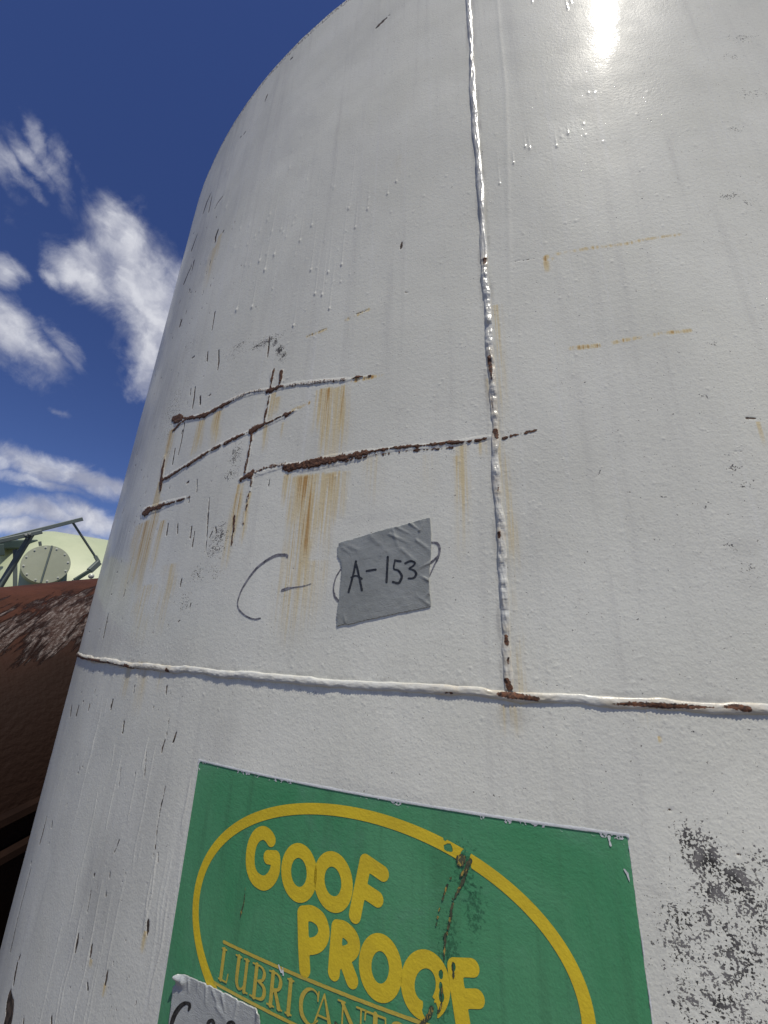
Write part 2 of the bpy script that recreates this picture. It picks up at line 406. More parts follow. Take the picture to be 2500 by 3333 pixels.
def steps(a, b, f):
    o = [a]
    while o[-1] < b: o.append(o[-1]+f(o[-1]))
    o[-1] = b; return np.array(o)
S1 = steps(-1.92, 0.30, lambda s: .0013 if s > -1.25 else .0019)
S = np.concatenate([S1, np.linspace(0.30, 2*math.pi*TR-1.92, 260)[1:-1]])
Z = np.concatenate([np.linspace(-EYE, -.66, 60)[:-1], steps(-.66, Z_TOP, lambda z: max(.0013, (.25+z*z)/DN/404.7*.62))])
NS, NZ = len(S), len(Z); NF = len(S1)
rnd = random.Random(11)
chip = np.full((NZ, NF), .02)          # signed distance of bare chips
stain = np.zeros((NZ, NF)); grime = np.zeros((NZ, NF)); mott = np.zeros((NZ, NF)); H = np.zeros((NZ, NF))
SS, ZZ = S1[None, :], Z[:, None]

def chip_px(*pts): draw(chip, S1, Z, stroke_px([(a, b_, w*.52) for a, b_, w in pts]), .006)
def win(s0, s1, z0, z1):
    i0, i1 = np.searchsorted(S1, (s0, s1)); j0, j1 = np.searchsorted(Z, (z0, z1)); return slice(j0, j1), slice(i0, i1)
def streak(px, py, length_px, w_px, a, lean=0.0):
    """ochre run-off hanging down from a pixel"""
    s, z = surf(px, py); s2, z2 = surf(px+lean, py+length_px); w = srfw(px, py, px, py+10, w_px)
    L = z-z2; W_ = win(s-3*w-.01, s+3*w+.01, z2, z+.003)
    t = np.clip((z-Z[W_[0]])/L, 0, 1)[:, None]
    wob = (vnoise(Z[W_[0]]*28+s*50, 0*Z[W_[0]]+s*9)-.5)[:, None]*w*.7
    x = (S1[W_[1]][None, :]-s-wob)/(w*(.80+.35*t))
    v = 1.12*a*np.exp(-x*x)*(1-t)**.6*np.clip(t*30, 0, 1)
    stain[W_] = np.maximum(stain[W_], v) + .25*np.minimum(stain[W_], v)

# run-off below the scars (photo pixels)
for px, py, L, w, a in [
   (1050,1262,150,20,.55),(1072,1258,240,14,.8),(1118,1250,200,12,.65),(1100,1255,300,40,.35),
   (655,1365,110,12,.6),(640,1420,60,10,.4),(712,1335,120,13,.65),(560,1395,90,9,.7),(548,1440,120,12,.35),
   (892,1275,110,9,.75),(870,1380,90,9,.55),(905,1290,60,14,.4),(930,1370,60,9,.45),
   (784,1570,190,10,.95),(770,1600,260,14,.5),(800,1660,120,9,.4),(812,1600,150,6,.7),
   (938,1540,120,14,.45),(1010,1540,330,20,1.0),(985,1540,420,34,.55),(1040,1535,260,24,.45),(1075,1535,300,26,.5),(1100,1530,200,16,.45),(1125,1530,180,16,.35),(975,1750,380,50,.35),(1010,1820,250,60,.28),
   (1210,1480,200,40,.16),(1490,1480,190,16,.42),(1500,1440,420,26,.28),(1395,1475,160,30,.18),
   (525,1560,130,8,.95),(515,1620,240,12,.6),(480,1690,210,9,.8),(500,1690,260,12,.6),(455,1700,260,16,.4),(530,1690,180,9,.6),
   (560,1830,260,26,.28),(480,1900,220,30,.3),(470,2150,200,22,.25),(420,2170,120,12,.35),(530,2160,110,10,.35),
   (477,3030,90,8,.55),(345,3200,60,8,.6),(300,3120,40,6,.5),(720,760,70,6,.4),(700,800,120,10,.3),
   (1570,1430,60,14,.5),(1590,1230,90,10,.4),(2470,1370,90,18,.25),(1775,850,40,12,.5),(2145,2395,25,6,.9),
   (1660,2290,120,40,.3),(2120,2300,80,60,.14),(1300,500,160,20,.08)]:
    streak(px, py, L, w, a)
def stain_line(pts, a):
    d = np.full((NZ, NF), .02); draw(d, S1, Z, stroke_px(pts), .006); i = d < .008
    v = a*np.exp(-(np.clip(d, 0, 1)/.0022)**2)*(fbm(SS*190, ZZ*60, 3)*2.6-.6).clip(0, 1.2)
    np.maximum(stain, np.where(i, v, 0), out=stain)
stain_line([(1785,838,10),(1810,828,3),(1910,810,4),(2040,794,3),(2100,780,2),(2210,765,2)], .5)
stain_line([(1860,1134,7),(1960,1124,5),(2050,1104,4),(2160,1085,3),(2245,1076,3)], .6)
stain_line([(1780,840,14),(1790,842,14)], .8); stain_line([(1000,1095,3),(1060,1072,3)], .6); stain_line([(1130,1040,5),(1200,1008,4)], .6)
stain_line([(1150,1240,5),(1240,1222,3)], .8); stain_line([(955,1335,5),(1010,1310,3)], .7)
# yellowish film along the vertical seam
s0, _ = surf(1640, 2000); W_ = win(s0-.03, s0+.05, -.05, .5)
x = (S1[W_[1]][None, :]-s0-.012)/.010
stain[W_] = np.maximum(stain[W_], .38*np.exp(-x*x)*(fbm(S1[W_[1]][None, :]*60, Z[W_[0]][:, None]*14)*1.4-.2).clip(0, 1))

# grime: rubbed zones
def blob(field, px, py, rx, ry, a):
    s, z = surf(px, py); sa, _ = surf(px+rx, py); _, zb = surf(px, py+ry)
    rs, rz = abs(sa-s), abs(zb-z); W_ = win(s-2.5*rs, s+2.5*rs, z-2.5*rz, z+2.5*rz)
    v = a*np.exp(-((S1[W_[1]][None, :]-s)/rs)**2-((Z[W_[0]][:, None]-z)/rz)**2)
    field[W_] = np.maximum(field[W_], v)
for g in [(520,1300,60,120,.5),(430,1500,40,160,.7),(380,1800,30,160,.75),(640,800,30,120,.4),(760,420,40,120,.4),(330,2080,50,120,.35),
          (540,1100,60,80,.35),(700,2400,60,160,.2),(480,2600,60,300,.25),(330,2900,80,260,.35),
          (2440,1900,60,40,.25),(2420,1780,60,40,.3),(1900,1500,160,160,.08),(1660,2330,60,40,.5),(1690,2500,80,160,.14)]:
    blob(grime, *g)
W_ = win(-1.85, .1, Z_WELD-.03, Z_WELD+.02); dz = np.abs(Z[W_[0]]-Z_WELD)[:, None]
grime[W_] = np.maximum(grime[W_], .55*np.exp(-((dz-.006)/.0035)**2)*(fbm(SS[:, W_[1]]*45, Z[W_[0]][:, None]*120, 4)*2.4-.7).clip(0, 1))
vz = np.array([surf(*p) for p in [(1526,0),(1542.5,298),(1562,597),(1582,928),(1600,1250),(1622,1600),(1641,1986),(1658,2235)]])[::-1]
W_ = win(-.75, -.4, Z_WELD, Z_TOP); cs = np.interp(Z[W_[0]], vz[:, 1], vz[:, 0])[:, None]; dx_ = np.abs(SS[:, W_[1]]-cs)
grime[W_] = np.maximum(grime[W_], .6*np.exp(-((dx_-.007)/.0035)**2)*(fbm(SS[:, W_[1]]*150, Z[W_[0]][:, None]*30, 4)*2.4-.75).clip(0, 1))
# mottled flaking at the lower right
for g in [(2420,120,50,14,.5),(2380,180,40,12,.46),(2370,640,40,16,.5),(2440,660,30,14,.46),(2400,420,30,12,.46),(2440,300,40,20,.4),(2420,1580,26,20,.45),(2390,1520,30,30,.4),(2380,1780,26,20,.44),(2440,1850,30,30,.42),(2300,1290,30,12,.42),(2160,1620,14,14,.4),(2300,1650,20,14,.4),(2290,2790,70,90,1.0),(2400,2860,90,60,.95),(2230,2720,40,50,.8),(2330,2900,90,60,.85),(2450,2950,90,120,.75),(2300,3000,140,90,.62),(2220,3050,110,160,.62),
          (2400,3120,130,160,.7),(2350,3260,180,130,.66),(2240,3250,90,110,.6),(2180,2990,20,90,.62),(2480,2800,60,50,.6),(2400,3400,200,160,.6),
          (860,1115,60,16,.75),(780,1125,30,14,.6),(770,1150,60,40,.3),(895,1115,9,18,.9),(910,1140,14,20,1.0),(922,1158,12,16,.9),(765,1480,22,45,.66),(750,1545,30,25,.6),(715,1740,30,45,.72),(700,1790,40,30,.6),(640,1870,30,40,.5),(600,1960,30,50,.45),(700,1860,30,40,.4),
          (620,1130,30,30,.3),(560,1340,40,90,.45),(2330,1120,20,8,.5)]:
    blob(mott, *g)

# bare chips and scratches (px, py, width)
for L in [
  [(1268,48,5),(1252,62,11),(1236,78,12),(1220,95,5)],[(1308,790,12),(1306,806,12),(1303,812,5)],[(1292,755,5),(1293,758,4)],
  [(950,188,7),(948,190,7)],[(686,630,3),(672,660,5),(662,690,4)],[(690,640,2),(680,690,3)],[(641,765,3),(625,810,5)],[(632,850,4),(625,880,2)],
  [(740,620,2),(710,660,3),(700,680,2)],[(710,750,6),(703,770,7),(700,790,3)],[(728,752,5),(726,756,5)],[(860,360,2),(800,430,3),(780,450,2)],[(870,310,4),(862,330,3)],
  [(622,870,3),(612,890,4),(600,920,5)],[(590,1045,6),(586,1060,6)],[(700,1015,5),(690,1075,3)],[(712,1140,6),(712,1180,7),(708,1205,4)],[(676,1145,5),(674,1175,5)],[(632,1160,5),(625,1165,4)],
  [(634,1260,5),(630,1300,7),(625,1328,5)],[(651,1290,8),(651,1315,8)],[(684,1284,7),(680,1288,5)],[(620,1265,4),(618,1285,4)],
  [(876,1092,4),(875,1120,8),(873,1140,9),(870,1162,5)],
  [(600,1375,4),(588,1440,5),(578,1480,4)],[(568,1460,5),(560,1510,5)],[(592,1400,4),(590,1410,4)],[(640,1560,4),(639,1600,5)],[(615,1615,4),(613,1635,5)],[(876,1560,6),(873,1585,5)],
  [(612,1568,9),(606,1572,6)],[(680,1620,4),(676,1680,7),(672,1740,5),(668,1795,4)],[(545,1705,6),(540,1740,7)],[(577,1705,5),(576,1735,6)],[(622,1715,8),(618,1750,7)],[(632,1730,4),(624,1780,7)],
  [(700,1715,8),(704,1735,6)],[(690,1730,5),(680,1750,5)],[(350,2000,4),(340,2050,5),(335,2075,4)],[(405,1920,3),(400,1940,4)],[(590,1885,6),(585,1910,5)],[(620,1965,6),(616,1980,5)],[(585,2020,4),(580,2024,5)],
  [(365,2280,7),(360,2300,9),(358,2312,4)],[(402,2350,8),(398,2385,7)],[(438,2230,4),(434,2255,4)],[(543,2235,9),(540,2260,5)],[(290,2295,6),(286,2312,4)],[(254,2302,6),(248,2325,6)],[(232,2300,4),(228,2330,4)],
  [(574,2385,9),(566,2410,12),(562,2418,6)],[(537,2410,7),(530,2430,9),(526,2450,6)],[(552,2330,3),(541,2400,4)],[(500,2300,4),(498,2305,4)],
  [(476,2450,4),(470,2530,4)],[(538,2560,5),(530,2600,4),(520,2640,7),(512,2690,5),(505,2760,5)],[(500,2780,5),(499,2790,5)],[(514,2775,5),(514,2805,4)],[(392,2500,3),(385,2560,4)],[(440,2515,4),(439,2520,5)],
  [(482,3000,16),(481,3028,16),(479,3042,6)],[(256,3040,5),(252,3065,14),(246,3098,6)],[(301,3075,6),(297,3100,12),(294,3115,8)],[(352,3160,7),(348,3185,12),(344,3205,7)],[(308,2845,6),(306,2850,7)],[(358,2840,6),(357,2855,6)],[(345,2905,7),(345,2915,7)],[(388,2735,5),(378,2760,5),(372,2775,5)],[(478,2875,5),(477,2880,6)],
  [(296,2900,4),(284,2970,4)],[(170,2675,3),(168,2690,5)],[(152,2660,3),(140,2710,5),(130,2745,4)],[(100,2830,3),(60,2980,3),(35,3090,5)],[(66,3110,5),(62,3120,5)],[(56,3140,7),(50,3170,9),(45,3200,7)],
  [(34,3230,8),(28,3260,24),(30,3310,40),(20,3350,50)],[(168,3310,8),(167,3340,10)],[(76,3320,6),(74,3345,8)],[(286,3200,7),(288,3220,7)],[(370,3130,5),(370,3140,5)],
  [(2430,1360,14),(2455,1362,12),(2460,1362,10)],[(2392,1472,8),(2418,1468,5)],[(1955,1530,4),(1948,1545,10),(1942,1555,4)],[(2072,2225,5),(2074,2235,7)],[(2069,2280,5),(2066,2320,6),(2060,2350,3)],[(2140,2385,5),(2146,2402,9)],
  [(2176,2632,8),(2186,2638,12)],[(2065,2950,8),(2075,3010,9),(2085,3060,4)],[(2176,2750,3),(2180,2800,4),(2176,2920,4),(2178,3000,4),(2176,3150,4)],[(2340,2665,8),(2343,2670,8)],[(2400,2780,14),(2408,2782,14)],
  [(632,2525,4),(630,2528,5)],[(1702,2590,8),(1712,2593,6)],[(1320,951,8),(1328,953,6)],[(1660,855,3),(1690,848,5),(1740,842,3)],
  [(1132,1037,6),(1138,1040,5)],[(1160,1022,5),(1200,1008,5)],[(1000,1095,3),(1060,1070,3)]]:
    if L[-1][2] == L[0][2] == 4 and False: continue
    chip_px(*L)
# scattered small nicks, mostly on the side that was rubbed
for k in range(300):
    px = rnd.gauss(430, 150); py = rnd.uniform(700, 3330)
    xs = 600-(py-830)*.262
    if px < xs+8: px = xs+8+abs(rnd.gauss(0, 120))
    w = rnd.choice((1.4, 1.8, 2.2, 3.0)); L = rnd.choice((2, 4, 5, 8, 14, 20))*rnd.uniform(.7, 1.2); l = rnd.uniform(-.33, -.2)*L
    chip_px((px, py, w*.5), (px+l*.5+rnd.uniform(-2, 2), py+L*.5, w), (px+l, py+L, w*.4))
for k in range(0):                                   # hair scratches crossing the silhouette side
    px = rnd.uniform(300, 520); py = rnd.uniform(1250, 2000); xs = 600-(py-830)*.262
    px = max(px, xs+12); L = rnd.uniform(10, 55)
    chip_px((px, py, .8), (px+L*.7, py-L*.45, 1.3))
for k in range(150):
    px = rnd.uniform(1000, 2500); py = rnd.uniform(1000, 2480); w = rnd.uniform(1.5, 3.2)
    chip_px((px, py, w), (px+1, py+1, w))

# paint runs and blisters -> real relief
def bump(s, z, r, h, rz=None):
    rz = rz or r; W_ = win(s-2.6*r, s+2.6*r, z-2.6*rz, z+2.6*rz)
    H[W_] += h*np.exp(-((S1[W_[1]][None, :]-s)/r)**2-((Z[W_[0]][:, None]-z)/rz)**2)
def run(px, py, L, w=5, h=.0009):
    s, z = surf(px, py); s2, z2 = surf(px, py-L); r = srfw(px, py, px, py+5, w)/2
    r = max(r, .0016)
    W_ = win(s-4*r, s+4*r, z, z2); t = ((Z[W_[0]]-z)/(z2-z))[:, None]
    H[W_] += h*.5*np.exp(-((S1[W_[1]][None, :]-s)/(r*.7))**2)*(1-t)
    bump(s, z, r, h*1.7, r*1.5)
for px, py, L in [(1068,887,170),(1112,862,240),(1012,880,200),(862,880,260),(1025,957,190),(1048,960,200),(1072,1005,220),(977,785,100),(1015,735,60),(1157,742,130),(1197,682,90),(1262,632,40),(1290,592,20),
   (1710,477,60),(1724,482,60),(1672,530,60),(1626,596,140),(1812,478,60),(1850,437,30),(1847,30,60),(1858,8,40),(1732,5,20),(893,830,40),(845,850,60),(955,1060,120),(770,1010,60),(1135,680,40),(820,1000,120)]:
    run(px, py, L)
for k in range(45): run(rnd.uniform(650, 1150), rnd.uniform(500, 1000), rnd.uniform(10, 260), rnd.uniform(3, 5), rnd.uniform(.0002, .0005))
for k in range(1100):
    px, py = rnd.uniform(500, 2500), rnd.uniform(300, 3000)
    s, z = surf(px, py)
    if -1.0 < s < -.47 and z < -.15: continue
    r = .0012*(1+max(0, z)); bump(s, z, r, r*rnd.choice((.05, .07, .10, .14, .30)))
for k in range(700):                                  # spatter beside the welds
    s = s0+rnd.gauss(0, .035); z = rnd.uniform(-.05, 1.2); bump(s, z, .0014, rnd.uniform(.0001, .0004))
for k in range(900):
    s = rnd.uniform(-1.4, -.1); z = Z_WELD+rnd.gauss(0, .022); bump(s, z, .0014, rnd.uniform(.0001, .0004))
H += (fbm(SS*7+3, ZZ*5, 3)-.5)*.0016+(fbm(SS*34, ZZ*30, 3)-.5)*.00025
H += (fbm(SS*3+9, ZZ*1.1, 2)-.5)*.004
# pale long ridges (vertical paint runs on the left side)
for k in range(40):
    px, py = rnd.uniform(40, 620), rnd.uniform(2250, 3100); xs = 600-(py-830)*.262
    if px < xs+10: continue
    L = rnd.uniform(40, 330); s, z = surf(px, py)
    dz = L/1317*.9; W_ = win(s-.012, s+.012, z-dz, z)
    t = ((z-Z[W_[0]])/dz)[:, None]; wob = (vnoise(Z[W_[0]]*25, Z[W_[0]]*0+k)-.5)[:, None]*.010
    v = np.exp(-((S1[W_[1]][None, :]-s-wob)/.0016)**2)*np.minimum(1, 6*np.minimum(t, 1-t))
    H[W_] += rnd.uniform(.0003, .0007)*v
rp = np.array([surf(*p) for p in [(1615,-40),(1628,120),(1645,280),(1650,420),(1655,700),(1662,1000),(1668,1150)]])[::-1]
W_ = win(-.55, 0, rp[0, 1], rp[-1, 1]); cs = np.interp(Z[W_[0]], rp[:, 1], rp[:, 0])[:, None]
v = np.exp(-((S1[W_[1]][None, :]-cs)/.004)**2); H[W_] += .0004*v*np.minimum(1, (Z[W_[0]]-rp[0, 1])/.2)[:, None]
RIDGES = [[(570,1378,9),(610,1366,9),(660,1352,9),(690,1340,9),(730,1315,10),(780,1290,10),(850,1272,10),(872,1270,11),(930,1258,12),(960,1250,12),(1040,1243,12),(1130,1236,10),(1200,1225,5)],
  [(525,1565,9),(590,1526,9),(655,1485,9),(730,1441,9),(812,1405,10),(870,1380,12),(930,1352,9),(965,1335,5)],
  [(780,1560,10),(830,1545,11),(930,1515,12),(985,1520,28),(1080,1500,34),(1180,1480,26),(1250,1466,14),(1400,1452,14),(1500,1440,14),(1590,1424,12)],
  [(885,1210,8),(880,1262,8)],[(915,1210,10),(911,1255,10)],[(875,1290,8),(861,1375,8)],[(818,1415,9),(798,1535,9)],[(820,1553,9),(790,1700,6)],[(530,1495,9),(524,1570,9)],[(462,1670,14),(530,1645,14),(600,1620,6)]]
rd = np.full((NZ, NF), .02)
for L_ in RIDGES: draw(rd, S1, Z, stroke_px([(a, b_, w*1.15) for a, b_, w in L_]), .012)
rd = rd+(fbm(SS*120, ZZ*90, 3)-.5)*.003
H += .0006*np.clip(-rd/.0022+.3, 0, 1)*(.6+.8*fbm(SS*200, ZZ*200, 2))
rp0 = None
# under the sticker and the tapes the wall stays smooth
sm = np.ones_like(H)
def flat(s0_, s1_, z0_, z1_):
    global sm
    sx = 1/(1+np.exp(-np.clip(np.minimum(SS-s0_, s1_-SS)/.004, -30, 30))); sz = 1/(1+np.exp(-np.clip(np.minimum(ZZ-z0_, z1_-ZZ)/.004, -30, 30)))
    sm *= 1-sx*sz
flat(-1.003, -.47, -.44, -.150); flat(-.80, -.652, .022, .175)
fade = np.clip((S1-S1[0])/.1, 0, 1)*np.clip((S1[-1]-S1)/.1, 0, 1)
H -= .0005*np.clip(.5-chip/.0012, 0, 1)*(chip < .0012)
H *= sm*fade[None, :]
topdent = np.zeros_like(H)
stain = stain*sm; grime = grime*(.3+.7*sm); mott = mott*sm; chip = chip+(1-sm)*.02
cv = np.clip(.5-chip/.0036, 0, 1)
Hf = np.zeros((NZ, NS)); Hf[:, :NF] = H
Zg = np.broadcast_to(Z[:, None], (NZ, NS)).copy()
rim_j = np.zeros(NS); rim_j[:NF] = (fbm(S1*30, S1*0, 4)-.5)*.008
Zg[-1] += rim_j-.0; 
P = onwall(np.broadcast_to(S[None, :], (NZ, NS)), Zg, Hf)
me = gridmesh('shell', P, closed=True)
mk = np.zeros((NZ, NS, 4)); mk[:, :NF, 0] = cv; mk[:, :NF, 1] = stain; mk[:, :NF, 2] = grime; mk[:, :NF, 3] = mott
mk[-3:, :, 0] = np.maximum(mk[-3:, :, 0], .52)
colattr(me, 'marks', mk)
wa = me.attributes.new('wall', 'FLOAT_VECTOR', 'POINT')
wa.data.foreach_set('vector', np.stack([np.broadcast_to(S[None, :], (NZ, NS)), Zg, 0*Zg], -1).astype(np.float32).reshape(-1))
link('shell', me, M_white, tank, smooth=False)
# roof: shallow cone set just inside the top edge
n = 160; V = [(TC[0], TC[1], EYE+Z_TOP+.10)]+[(TC[0]+(TR-.004)*math.sin(2*math.pi*k/n), TC[1]-(TR-.004)*math.cos(2*math.pi*k/n), EYE+Z_TOP-.012) for k in range(n)]
M_roof = objmat('roof_paint', (.62, .62, .6), (.7, .7, .68), 4)
link('roof', pymesh('roof', V, [(0, 1+k, 1+(k+1) % n) for k in range(n)]), M_roof, tank)

# weld beads --------------------------------------------------------------------
def bead(name, path, wid, hgt, rust_px, seed, lump=1.0, across='s', nu=18, label=None):
    """path: list of (s,z); cross-section runs in s or z"""
    path = np.array(path); N = len(path); u = np.linspace(-1, 1, nu)
    L = np.arange(N)*np.hypot(*(path[1]-path[0]))
    w = wid/2*(1+.20*lump*(fbm(L*55+seed, L*0+seed, 2)-.5)*2); h = hgt*(1+.40*lump*(fbm(L*75+seed*3, L*0+1, 3)-.5)*2)
    wig = (fbm(L*22+seed, L*0+9, 3)-.5)*wid*.5
    prof = (1-u**2)**.55
    g = fbm(L[:, None]*150+seed, u[None, :]*2.2, 3)-.5
    rip = np.cos((L[:, None]+.0011*(1-u[None, :]**2))*2*math.pi/.0036+3*fbm(L*30, L*0, 2)[:, None])
    Hh = h[:, None]*prof[None, :]*(1+.45*lump*g+.12*rip)-.0012*(np.abs(u) > .97)
    off = (u[None, :]*w[:, None]+wig[:, None])
    s = path[:, 0][:, None]+(off if across == 's' else 0*off); z = path[:, 1][:, None]+(off if across == 'z' else 0*off)
    me = gridmesh(name, onwall(s, z, Hh))
    mk = np.zeros((N, nu, 4)); d = np.full((N, nu), .03)
    for st in rust_px:
        st = stroke_px(st)
        for a, b_ in zip(st[:-1], st[1:]):
            dx, dz = b_[0]-a[0], b_[1]-a[1]; t = np.clip(((s-a[0])*dx+(z-a[1])*dz)/(dx*dx+dz*dz+1e-12), 0, 1)
            d = np.minimum(d, np.hypot(s-a[0]-t*dx, z-a[1]-t*dz)-(a[2]+(b_[2]-a[2])*t)/2)
    mk[..., 0] = np.clip(.5-d/.006, 0, 1); mk[..., 1] = np.clip(.7-d/.03, 0, 1)*.8+.25*fbm(L*9, L*0, 2)[:, None]
    colattr(me, 'marks', mk)
    wa = me.attributes.new('wall', 'FLOAT_VECTOR', 'POINT'); wa.data.foreach_set('vector', np.stack([s, z, 0*z], -1).astype(np.float32).reshape(-1))
    o = link(name, me, M_bead, tank, smooth=False)
    if label: o['label'] = label
    return o
vs = [surf(*p) for p in [(1526,0),(1542.5,298),(1562,597),(1582,928),(1600,1250),(1622,1600),(1641,1986),(1658,2235)]]
zz = np.array([v[1] for v in vs])[::-1]; sv = np.array([v[0] for v in vs])[::-1]
zv = steps(Z_WELD+.004, Z_TOP-.001, lambda z: .0016 if z < .6 else .004)
bead('weld_seam', np.stack([np.interp(zv, zz, sv), zv], 1), .0108, .0032,
     [[(1592,1165,14),(1598,1210,14)],[(1579,848,14),(1578,862,10)],[(1612,1405,20),(1618,1425,14)],[(1598,1180,8),(1600,1240,6)],[(1621,1580,4),(1622,1600,6)],[(1625,1735,12),(1625,1750,10)],[(1647,2070,14),(1650,2095,16)],[(1654,2140,10),(1654,2160,6)],[(1650,2215,20),(1660,2240,22)],[(1600,1300,4),(1604,1330,4)]], 3, 1.7, 's', 18, 'lumpy white painted weld running up the tank')
sh = np.arange(-1.88, .75, .0018)
bead('weld_seam', np.stack([sh, np.full(len(sh), Z_WELD)], 1), .0110, .0030,
     [[(1625,2258,16),(1660,2262,24),(1750,2275,16)],[(1990,2291,4),(2050,2290,16),(2150,2296,20),(2260,2300,14),(2320,2302,4)],[(2350,2300,8),(2395,2300,22),(2430,2308,22)],[(1450,2254,5),(1475,2255,7)],
      [(252,2140,4),(290,2146,5),(330,2154,7),(360,2158,4),(400,2167,5),(440,2176,6),(520,2186,3)],[(290,2143,5),(330,2150,7)],[(355,2155,7),(362,2158,7)],[(410,2165,12),(425,2170,10)],[(440,2178,6),(500,2185,5)],[(545,2180,12),(553,2186,10)]], 7, .8, 'z', 16, 'white painted horizontal weld with rust spots round the tank')
# a grinding burr at the T joint
def hsample(H3, S2, Z2):
    Sg, Zg_, Hg = H3; i = np.clip(np.searchsorted(Sg, S2)-1, 0, len(Sg)-2); j = np.clip(np.searchsorted(Zg_, Z2)-1, 0, len(Zg_)-2)
    fx = np.clip((S2-Sg[i])/(Sg[i+1]-Sg[i]), 0, 1)[None, :]; fz = np.clip((Z2-Zg_[j])/(Zg_[j+1]-Zg_[j]), 0, 1)[:, None]
    a = Hg[np.ix_(j, i)]; b_ = Hg[np.ix_(j, i+1)]; c_ = Hg[np.ix_(j+1, i)]; d_ = Hg[np.ix_(j+1, i+1)]
    return (a*(1-fx)+b_*fx)*(1-fz)+(c_*(1-fx)+d_*fx)*fz
HW = (S1, Z, H)
# rusty scars -------------------------------------------------------------------
def scar(strokes, label, amp=.35, hgt=.0028, pale=0.35, step=.0011, nz=190):
    st = [stroke_px([(a, b_, w*.72) for a, b_, w in s_]) for s_ in strokes]; pts = [p for q in st for p in q]
    m = max(p[2] for p in pts)+.008
    S_, Z_ = local_grid(pts, step, m); F = np.full((len(Z_), len(S_)), .02)
    for q in st: draw(F, S_, Z_, q, .02)
    rag = (fbm(S_[None, :]*nz, Z_[:, None]*nz*.6, 3)-.5)+.8*(fbm(S_[None, :]*nz*2.3, Z_[:, None]*nz*1.6+4, 3)-.5)
    F = F+rag*.0075*amp*2+(fbm(S_[None, :]*60+3, Z_[:, None]*50, 2)-.5)*.005*min(1, m/.02)
    Hh = hsample(HW, S_, Z_)+.0004+hgt*.34*np.clip(-F/.002, 0, 1)*(.1+1.3*fbm(S_[None, :]*330+5, Z_[:, None]*260, 3))
    o = march('rust_scar', S_, Z_, F, Hh, M_rust, tank)
    if o:
        me = o.data; n_ = len(me.vertices); a = me.attributes.new('pale', 'FLOAT', 'POINT'); a.data.foreach_set('value', np.full(n_, pale, np.float32))
        o['label'] = label
    return o
def C2(pts): return [(400+.5425*x, 1000+.5425*y, w) for x, y, w in pts]
scar([C2([(300,668,22),(325,672,26),(355,665,14)])], 'rust patch at the left end of the top scar', pale=.1, hgt=.003)
scar([C2([(355,665,8),(395,665,10),(430,662,9),(465,655,14),(495,648,12),(530,628,7),(570,605,9),(595,592,16),(615,580,9),(650,562,6)]), C2([(380,670,5),(340,700,5),(300,740,6)])], 'dark rusted stretch of the top scar', pale=.22)
scar([C2([(640,565,6),(700,535,8),(760,508,9),(830,500,9),(870,497,8)])], 'pale cracked stretch of the top scar', pale=.62)
scar([C2([(870,500,16),(905,492,18),(945,475,16),(975,480,7)])], 'dark knot on the top scar', pale=.08)
scar([C2([(965,480,9),(1040,462,10),(1110,460,11),(1180,448,10),(1250,443,11),(1330,437,10),(1350,434,4)])], 'pale right end of the top scar', pale=.6)
scar([C2([(1350,434,2),(1420,418,3),(1520,408,1.5)])], 'thin tail of the top scar', pale=.3)
scar([C2([(250,912,5),(240,960,9),(234,1000,8),(229,1050,9)]), C2([(229,1050,9),(222,1100,5)])], 'upright rust line at the left of the middle scar', pale=.12)
scar([C2([(235,1038,8),(280,1015,7),(340,975,7),(400,940,7),(470,895,8),(540,850,9),(600,822,9),(650,795,12),(700,770,8),(762,748,7)])], 'long rising middle scar', pale=.36)
scar([C2([(765,742,20),(790,730,20),(850,702,12),(880,690,14),(920,668,7),(935,662,13),(955,655,6),(975,640,12),(980,650,12),(1000,635,5),(1040,618,3)])], 'knotted right end of the middle scar', pale=.12)
scar([C2([(120,1235,9),(135,1230,15),(150,1222,17),(165,1215,9),(185,1208,8),(205,1200,14),(222,1196,16),(240,1185,9),(270,1180,6),(330,1160,6),(400,1138,2)])], 'short low scar at the left', pale=.15)
scar([C2([(706,1035,9),(735,1015,14),(770,1000,20),(785,980,9)])], 'rust corner at the left end of the lowest scar', pale=.1)
scar([C2([(785,990,9),(850,965,9),(920,948,11),(975,942,11)])], 'pale start of the lowest scar', pale=.55)
scar([C2([(975,965,28),(1010,962,34),(1100,945,34),(1200,925,34),(1300,905,30),(1400,888,22),(1500,868,16),(1560,855,13)]),
      C2([(1340,925,5),(1400,905,5),(1500,892,4),(1660,868,3)])], 'wide crusty rust band of the lowest scar', amp=.5, hgt=.004, pale=.14, step=.001)
scar([[(1245,1464,8),(1290,1458,9),(1330,1455,12),(1365,1452,9),(1400,1448,12),(1420,1446,14),(1450,1442,9),(1495,1440,16),(1520,1438,8),(1570,1432,9),(1590,1424,7)],
      [(1250,1482,3),(1330,1468,3),(1400,1464,3),(1470,1458,4)]], 'rust line running up to the vertical weld', pale=.2)
scar([[(1610,1412,16),(1616,1428,10)],[(1635,1427,4),(1680,1416,5),(1720,1408,4),(1748,1400,2)]], 'thin rust line right of the vertical weld', pale=.1)
scar([C2([(905,370,4),(898,410,7),(886,480,8)]), C2([(952,385,12),(945,425,12),(943,465,9)])], 'two upright rust ticks above the top scar', pale=.35)
scar([C2([(880,535,5),(865,600,5),(852,660,7),(850,692,6)])], 'upright cracked line between the scars', pale=.3)
scar([C2([(772,765,6),(765,820,6),(750,900,7),(735,960,7),(733,990,7)])], 'upright cracked line below the middle scar', pale=.35)
scar([C2([(774,1020,5),(765,1080,5),(750,1150,5),(738,1220,7),(720,1300,3)])], 'upright cracked line below the lowest scar', pale=.45)
